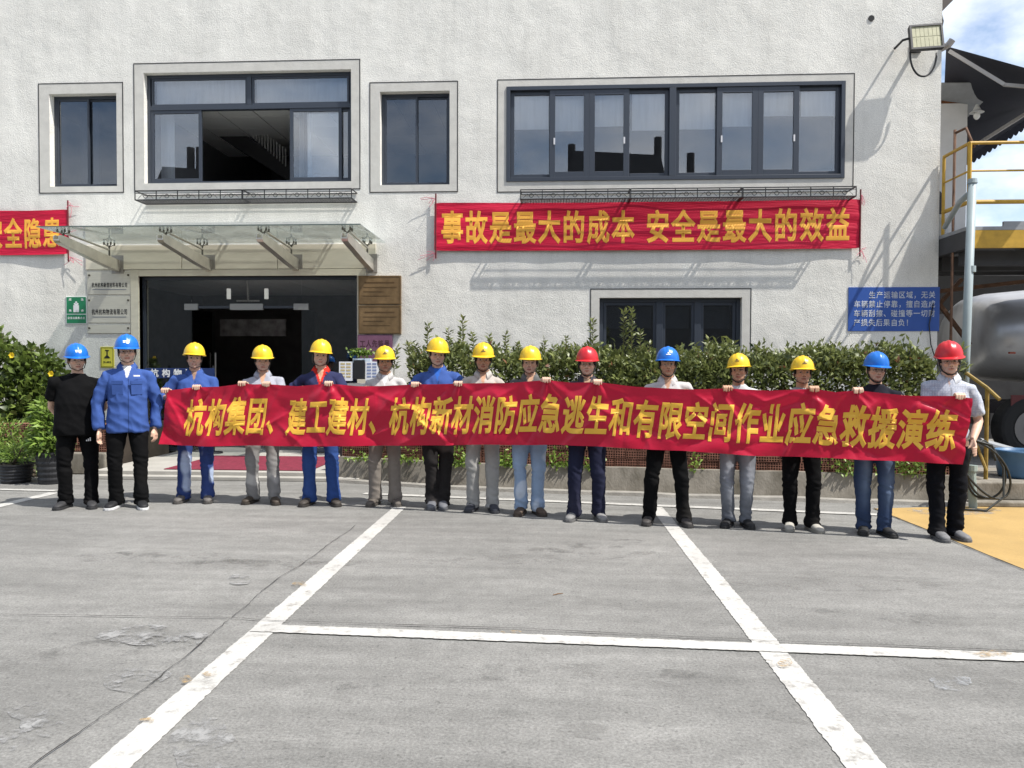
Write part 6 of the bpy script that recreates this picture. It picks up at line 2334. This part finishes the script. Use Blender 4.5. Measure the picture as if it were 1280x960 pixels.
    for j, p in enumerate(tv):
        x, y, z = p
        low = max(0.0, 1 - z / (0.22 * H))
        kne = math.exp(-((z - 0.28 * H) / 0.09) ** 2)
        thi = math.exp(-((z - 0.46 * H) / 0.07) ** 2)
        w1 = nn(x * 5, y * 5, z * 6.5 + sd_)
        w2 = 1 - 2.4 * abs(nn(x * 7 + sd_, y * 7, z * 21 + x * 9))
        w3 = 1 - 2.4 * abs(nn(x * 13 + z * 9, y * 10, z * 8 + sd_))
        disp[j] = 0.010 * w1 + 0.0115 * w2 * (0.08 + 1.5 * low * low + 0.75 * kne) + 0.007 * w3 * (0.35 + thi + 0.6 * low)
    tv = tv + tn * disp[:, None]
    tv[:, 2] = np.maximum(tv[:, 2], 0.012)
    c0 = np.array(d['trousers'])
    tc_ = np.tile(c0, (len(tv), 1))
    st_ = d.get('stain')
    for j, p in enumerate(tv):
        x, y, z = p
        if st_:
            if d.get('jeans'):       # faded fronts of thigh and knee
                kx = min(abs(x - knee[0].x), abs(x - knee[1].x))
                m_ = max(0, 1 - kx / 0.07) * max(0, min(1, (z - 0.12 * H) / 0.2)) * (1.0 if y < 0 else 0.25)
                m_ = min(1, m_ * (0.75 + 0.6 * nn(x * 9, 3, z * 7 + sd_)))
            else:
                m_ = min(1, max(0, (nn(x * 7, y * 3, z * 5 + sd_) - 0.24) * 6)) * (0.9 if y < 0.05 else 0.4)
            tc_[j] = c0 * (1 - m_) + np.array(st_) * m_
        else:
            m_ = max(0, nn(x * 4, y * 4, z * 3 + sd_)) * 0.5 * max(0, 1 - z / (0.3 * H))
            tc_[j] = c0 * (1 - 0.35 * m_) + np.array((0.16, 0.145, 0.125)) * m_ * 0.35
    make('trousers', tv, tf, CLOTH, po, True, cols=tc_)
    if d.get('logo'):
        lx, lz = knee[1].x - 0.02, 0.425 * H
        m2 = MB()
        q0 = RY @ Vector((0.085, -0.118 * s * w, lz))
        for t_ in range(3):
            m2.obox(q0 + RY @ Vector((t_ * 0.016, 0, 0.006 + t_ * 0.006)), RY @ Vector((1, 0, 0)), RY @ Vector((0, 1, 0)), (0, 0, 1), 0.005, 0.016, 0.006 + t_ * 0.006)
        m2.build('trouser_mark', mat('white_thread', (0.7, 0.7, 0.7), 0.7), po)

    # ---- shirt
    hem = d.get('hem', 0.46 if i == 0 else 0.53)
    shm = MB()
    g = 0.016
    lv = [(hem, .176 * belly, .134 * belly, .0), (hem + 0.03, .178 * belly, .136 * belly, .0), (0.60, .166 * belly, .126 * belly, -.004), (0.66, .164 * belly, .126 * belly, -.006), (0.735, .168, .126, .0), (0.775, .158, .112, .006), (0.805, .122, .092, .010), (0.832, .088, .074, .012), (0.846, .068, .062, .013)]
    shm.rings([section(z * H, hw * s * w, hd * s * w, y0, 24, 2.4, yaw=yaw) for z, hw, hd, y0 in lv])
    slv = d['sleeve']
    for k, sx in enumerate((-1, 1)):
        S_, E_, W_, kind = arms[k]
        r0, r1, r2, r3 = 0.0585 * s * w, 0.060 * s * w, 0.053 * s, 0.047 * s
        inn = Vector((sx * 0.060 * s, 0.012, 0.803 * H))
        inn = RY @ inn
        if slv == 'short':
            e = S_.lerp(E_, 0.66 if i == 0 else 0.78)
            shm.tube([inn, S_, S_.lerp(E_, 0.4), e], [0.054 * s, r0, r1 * 1.03, r1 * 1.08], 14)
        else:
            full = 1.0 if slv == 'long' else 0.62
            c_ = E_.lerp(W_, 0.97 * full)
            shm.tube([inn, S_, S_.lerp(E_, 0.5), E_, E_.lerp(W_, 0.5 * full), c_], [0.054 * s, r0, r1, r2, r2 * 0.95, r3 if full == 1 else r2 * 0.95], 14)
    sv, sn, sf = remesh(shm, 0.0105, 3)
    disp = np.zeros(len(sv))
    amp = 0.7 if i == 0 else 1.0
    for j, p in enumerate(sv):
        x, y, z = p
        w1 = nn(x * 6, y * 5, z * 4 + sd_)
        w2 = 1 - 2.3 * abs(nn(x * 5 + sd_, y * 5, z * 9 + x * 6))
        w3 = 1 - 2.3 * abs(nn(x * 12 + z * 7, y * 9 + sd_, z * 6 - x * 5))
        arm_ = 1.0 if abs(x) > 0.19 * s * w else 0.55
        hm = math.exp(-((z - hem * H - 0.05) / 0.06) ** 2)
        disp[j] = amp * (0.006 * w1 + 0.0105 * w2 * (arm_ + 0.4 * hm) + 0.0070 * w3)
    sv = sv + sn * disp[:, None]
    c0 = np.array(d['shirt'])
    scol = np.tile(c0, (len(sv), 1))
    X_, Y_, Z_ = sv[:, 0], sv[:, 1], sv[:, 2]
    cyw, syw = math.cos(-yaw), math.sin(-yaw)
    Xr = X_ * cyw - Y_ * syw
    Yr = X_ * syw + Y_ * cyw
    ntop = 0.852 * H
    if d.get('collar') is not None:
        zv = d.get('vz', 0.772 if i != 14 else 0.80) * H
        inV = (Yr < -0.02) & (Z_ > zv) & (np.abs(Xr) < (Z_ - zv) * 0.30)
        scol[inV] = d['under']
        if d.get('vred'):
            rim = (Yr < -0.02) & (Z_ > zv - 0.05) & (np.abs(Xr) < (Z_ - zv + 0.03) * 0.30 + 0.014) & ~inV
            scol[rim] = d['collar']
        plk = (Yr < -0.02) & (Z_ <= zv) & (np.abs(Xr - 0.012) < 0.004)
        scol[plk] = c0 * 0.45
    if d.get('check'):
        ck = ((np.sin(Xr * 330) > 0.35) | (np.sin(Z_ * 330) > 0.35))
        scol[ck & (scol[:, 0] == c0[0])] = (0.37, 0.40, 0.47)
    make('shirt' if i not in (1, 2, 6) else 'jacket', sv, sf, CLOTH, po, True, cols=scol)
    if d.get('collar') is not None:
        m2 = MB()
        n_ = 22
        vv, ff = [], []
        for j in range(n_ + 1):
            a_ = R(-62) + (R(242) - R(-62)) * j / n_         # opening towards the viewer
            c_, s_ = math.cos(a_), math.sin(a_)
            dr_ = abs(j / n_ - 0.5) * 2
            fl_ = 0.040 + 0.030 * dr_ ** 3
            up_ = 0.878 * H - 0.045 * s * dr_ ** 2
            for rr, zz in ((0.066, up_), (0.090 + 0.010 * dr_, up_ - fl_), (0.084 + 0.010 * dr_, up_ - fl_ - 0.004), (0.060, up_ - 0.008)):
                p_ = RY @ Vector((c_ * rr * s * 1.05, s_ * rr * s * 0.98 + 0.008, zz))
                vv.append(p_)
        for j in range(n_):
            for k in range(4):
                ff.append((j * 4 + k, (j + 1) * 4 + k, (j + 1) * 4 + (k + 1) % 4, j * 4 + (k + 1) % 4))
        ff += [(3, 2, 1, 0), (n_ * 4, n_ * 4 + 1, n_ * 4 + 2, n_ * 4 + 3)]
        m2.add(vv, ff)
        make('collar', m2.v, m2.f, CLOTH, po, True, cols=np.tile(np.array(d['collar']) * 0.97, (len(m2.v), 1)))
    if d.get('pockets'):
        for sx in (-1, 1):
            m2 = MB()
            cx_ = sx * 0.088
            m2.obox(RY @ Vector((cx_, -0.132 * s * w, 0.715 * H)), RY @ Vector((1, sx * 0.3, 0)).normalized(), RY @ Vector((-sx * 0.3, 1, 0.1)).normalized(), (0, -0.1, 1), 0.054, 0.002, 0.062)
            m2.obox(RY @ Vector((cx_, -0.138 * s * w, 0.752 * H)), RY @ Vector((1, sx * 0.3, 0)).normalized(), RY @ Vector((-sx * 0.3, 1, 0.1)).normalized(), (0, -0.1, 1), 0.057, 0.004, 0.02)
            make('pocket', m2.v, m2.f, CLOTH, po, False, 0.004, cols=np.tile(c0, (len(m2.v), 1)))
        MB().obox(RY @ Vector((0.088, -0.142 * s * w, 0.79 * H)), RY @ Vector((1, 0.3, 0)).normalized(), RY @ Vector((-0.3, 1, 0.1)).normalized(), (0, -0.1, 1), 0.030, 0.012, 0.006).build('chest_mark', mat('white_thread', (0.7, 0.7, 0.7), 0.7), po)

    # ---- shoes
    for k, sx in enumerate((-1, 1)):
        a = ank[k]
        yw = R(rng.uniform(8, 22)) * sx + yaw * 0.6
        if i in (6,):
            yw = R(3) * sx + yaw
        if i == 14:
            yw = R(22 if k else 10) + yaw + R(8)
        Ry = Matrix.Rotation(yw, 3, 'Z')
        bs = 1.0 * s
        up_ = MB()
        prof = [(0.085, .020, .055), (0.075, .032, .082), (0.04, .037, .100 if d.get('boots') else .088), (-0.01, .040, .098 if d.get('boots') else .082), (-0.06, .044, .070), (-0.11, .049, .056), (-0.155, .046, .048), (-0.185, .034, .040), (-0.198, .014, .028)]
        rs, rs2 = [], []
        for y_, hw, hh_ in prof:
            r_ = []
            for j in range(16):
                a_ = 2 * math.pi * j / 16
                zz = max(0.016, 0.016 + hh_ * (0.5 + 0.5 * math.sin(a_)))
                xx = hw * math.copysign(abs(math.cos(a_)) ** 0.8, math.cos(a_))
                p_ = Ry @ Vector((xx * bs, y_ * bs, 0)) + Vector((a.x, a.y, 0))
                r_.append((p_.x, p_.y, zz * bs))
            rs.append(r_)
            r2 = []
            for (xx, zz) in ((-1, 0.001), (1, 0.001), (1, 0.026), (-1, 0.026)):
                p_ = Ry @ Vector((xx * (hw + 0.004) * bs, (y_ * 1.03) * bs, 0)) + Vector((a.x, a.y, 0))
                r2.append((p_.x, p_.y, zz))
            rs2.append(r2)
        up_.rings(rs)
        sc_ = np.array(d['shoes'])
        so_ = make('shoe', up_.v, up_.f, SHOE, po, True, cols=np.tile(sc_, (len(up_.v), 1)))
        sl = MB().rings(rs2)
        soc = np.array(d.get('sole', tuple(sc_ * 0.55 + 0.01)))
        make('sole', sl.v, sl.f, SHOE, so_, False, 0.003, cols=np.tile(soc, (len(sl.v), 1)))
        if not d.get('boots'):
            lc = MB()
            for t_ in range(4):
                y_ = -0.045 - t_ * 0.019
                zz = 0.089 - t_ * 0.010
                p0 = Ry @ Vector((-0.020, y_, 0)) + Vector((a.x, a.y, zz * bs - 0.004))
                p1 = Ry @ Vector((0.0, y_, 0)) + Vector((a.x, a.y, zz * bs + 0.004))
                p2 = Ry @ Vector((0.020, y_ + 0.004, 0)) + Vector((a.x, a.y, zz * bs - 0.004))
                lc.tube([p0, p1, p2], 0.0028, 5)
            make('lace', lc.v, lc.f, SHOE, so_, True, cols=np.tile(sc_ * 0.7 + 0.02, (len(lc.v), 1)))

    # ---- hair
    hm = MB()
    hm.ell(hp(0, 0.022, 0.028), (0.0825 * s * fw, 0.092 * s, 0.092 * s), 22, 14, HR)
    if d.get('bob'):
        for sx in (-1, 1):
            hm.ell(hp(sx * 0.070, 0.018, -0.022), (0.022 * s, 0.052 * s, 0.062 * s), 14, 10, HR)
        hm.ell(hp(0, 0.052, -0.03), (0.070 * s, 0.050 * s, 0.065 * s), 14, 10, HR)
    else:
        for sx in (-1, 1):
            hm.tube([hp(sx * 0.074 * fw, -0.022, 0.035), hp(sx * 0.0735 * fw, -0.026, 0.0), hp(sx * 0.072 * fw, -0.024, -0.014)], [0.012 * s, 0.009 * s, 0.004 * s], 7)
    hm.build('hair', HAIRM, po, smooth=True)

    # ---- helmet
    tiltm = HR @ Matrix.Rotation(R(rng.uniform(-2, 3)), 3, 'X') @ Matrix.Rotation(R(rng.uniform(-3, 3)), 3, 'Y')

    def hl(x, y, z):
        return hc + HR @ Vector((0, 0.004, 0.045 * s)) + tiltm @ (Vector((x, y, z)) * s)
    n_ = 48
    rings_o = []
    ax_, ay_, az_ = 0.113, 0.134, 0.132
    for k in range(13):
        ph = (math.pi / 2 - 0.05) * k / 12
        rr = math.cos(ph) ** 0.82
        zz = math.sin(ph) * az_
        r_ = []
        for j in range(n_):
            a_ = 2 * math.pi * j / n_
            x_, y_ = math.cos(a_) * rr * ax_, math.sin(a_) * rr * ay_ + 0.006
            rid = 0.0
            for rx_, rw_, rh_ in ((0.0, 0.016, 0.008), (0.040, 0.008, 0.0035), (-0.040, 0.008, 0.0035)):
                rid += rh_ * math.exp(-((x_ - rx_) / rw_) ** 4) * min(1, max(0, (zz - 0.035) / 0.03))
            r_.append(hl(x_ * (1 + rid * 0.3), y_ * (1 + rid * 0.5), zz + rid))
        rings_o.append(r_)
    brim, brim2, inn_ = [], [], []
    for j in range(n_):
        a_ = 2 * math.pi * j / n_
        fr_ = max(0.0, -math.sin(a_)) ** 1.6
        out_ = 0.014 + 0.038 * fr_
        x_, y_ = math.cos(a_) * (ax_ + out_ * 0.8), math.sin(a_) * (ay_ + out_) + 0.006
        zz = -0.004 - 0.012 * fr_
        brim.append(hl(x_, y_, zz))
        brim2.append(hl(x_, y_, zz - 0.005))
        inn_.append(hl(math.cos(a_) * (ax_ - 0.006), math.sin(a_) * (ay_ - 0.006) + 0.006, -0.008))
    inner = []
    for k in range(6):
        ph = (math.pi / 2 - 0.08) * k / 5
        inner.append([hl(math.cos(2 * math.pi * j / n_) * math.cos(ph) ** 0.82 * (ax_ - 0.006), math.sin(2 * math.pi * j / n_) * math.cos(ph) ** 0.82 * (ay_ - 0.006) + 0.006, math.sin(ph) * (az_ - 0.006)) for j in range(n_)])
    hb = MB().rings(list(reversed(inner)) + [inn_, brim2, brim] + rings_o)
    he = hb.build('helmet', HELM[d['helmet']], po, smooth=True)
    em = he.modifiers.new('split', 'EDGE_SPLIT')
    em.split_angle = R(50)
    if d.get('mark'):
        m2 = MB()
        wh = d['mark'] == 'white'

        def onh(x, z):
            ph = math.asin(min(0.99, z / az_))
            rr = math.cos(ph) ** 0.82
            yy = -ay_ * math.sqrt(max(0, rr * rr - (x / ax_) ** 2)) + 0.006
            return hl(x, yy - 0.004, z)
        if i in (0, 1):
            segs = [((-0.030, 0.066), (0.030, 0.066), 0.004), ((-0.028, 0.052), (-0.010, 0.052), 0.006), ((-0.004, 0.052), (0.012, 0.052), 0.006), ((0.016, 0.052), (0.030, 0.052), 0.006), ((0.002, 0.040), (0.026, 0.040), 0.003)]
        else:
            segs = [((-0.004, 0.072), (0.0, 0.064), 0.004), ((-0.008, 0.060), (0.010, 0.060), 0.005), ((-0.022, 0.046), (0.024, 0.046), 0.004)]
        for (xa, za), (xb, zb), hh_ in segs:
            kk = 5
            vv = []
            for t_ in range(kk + 1):
                x_ = xa + (xb - xa) * t_ / kk
                z_ = za + (zb - za) * t_ / kk
                vv += [onh(x_, z_ - hh_), onh(x_, z_ + hh_)]
            m2.add(vv, [(2 * t_, 2 * t_ + 2, 2 * t_ + 3, 2 * t_ + 1) for t_ in range(kk)])
        m2.build('emblem', mat('emblem_white', (0.8, 0.82, 0.85), 0.5) if wh else mat('emblem_dark', (0.10, 0.06, 0.03), 0.5), he)
    m2 = MB()
    chin = -0.118 if d.get('strap') else -0.105
    pts = [hp(-0.084 * fw, 0.0, 0.035), hp(-0.082 * fw, -0.012, -0.03), hp(-0.062 * fw, -0.035, -0.085), hp(-0.028, -0.055, chin + 0.002), hp(0, -0.062, chin - 0.004), hp(0.028, -0.055, chin + 0.002), hp(0.062 * fw, -0.035, -0.085), hp(0.082 * fw, -0.012, -0.03), hp(0.084 * fw, 0.0, 0.035)]
    m2.tube(pts, 0.0058 if d.get('strap') else 0.004, 6, flat=((0, 1, 0), 1.2))
    m2.build('chin_strap', STRAP, he, smooth=True)
    if d.get('glasses'):
        m2 = MB()
        for sx in (-1, 1):
            pp_ = [hp(sx * 0.033 + 0.023 * math.cos(a_), -0.104 + 0.004 * abs(math.cos(a_)), -0.002 + 0.016 * math.sin(a_)) for a_ in np.linspace(0, 2 * math.pi, 15)]
            m2.tube(pp_, 0.0013, 5)
            m2.tube([hp(sx * 0.056, -0.100, 0.002), hp(sx * 0.078 * fw, -0.06, 0.002), hp(sx * 0.082 * fw, 0.0, 0.0)], 0.0013, 5)
        m2.tube([hp(-0.010, -0.106, 0.002), hp(0.010, -0.106, 0.002)], 0.0013, 5)
        m2.build('glasses', GLS, po)


for i, d in enumerate(PEOPLE):
    build_person(i, d)
print('script done')
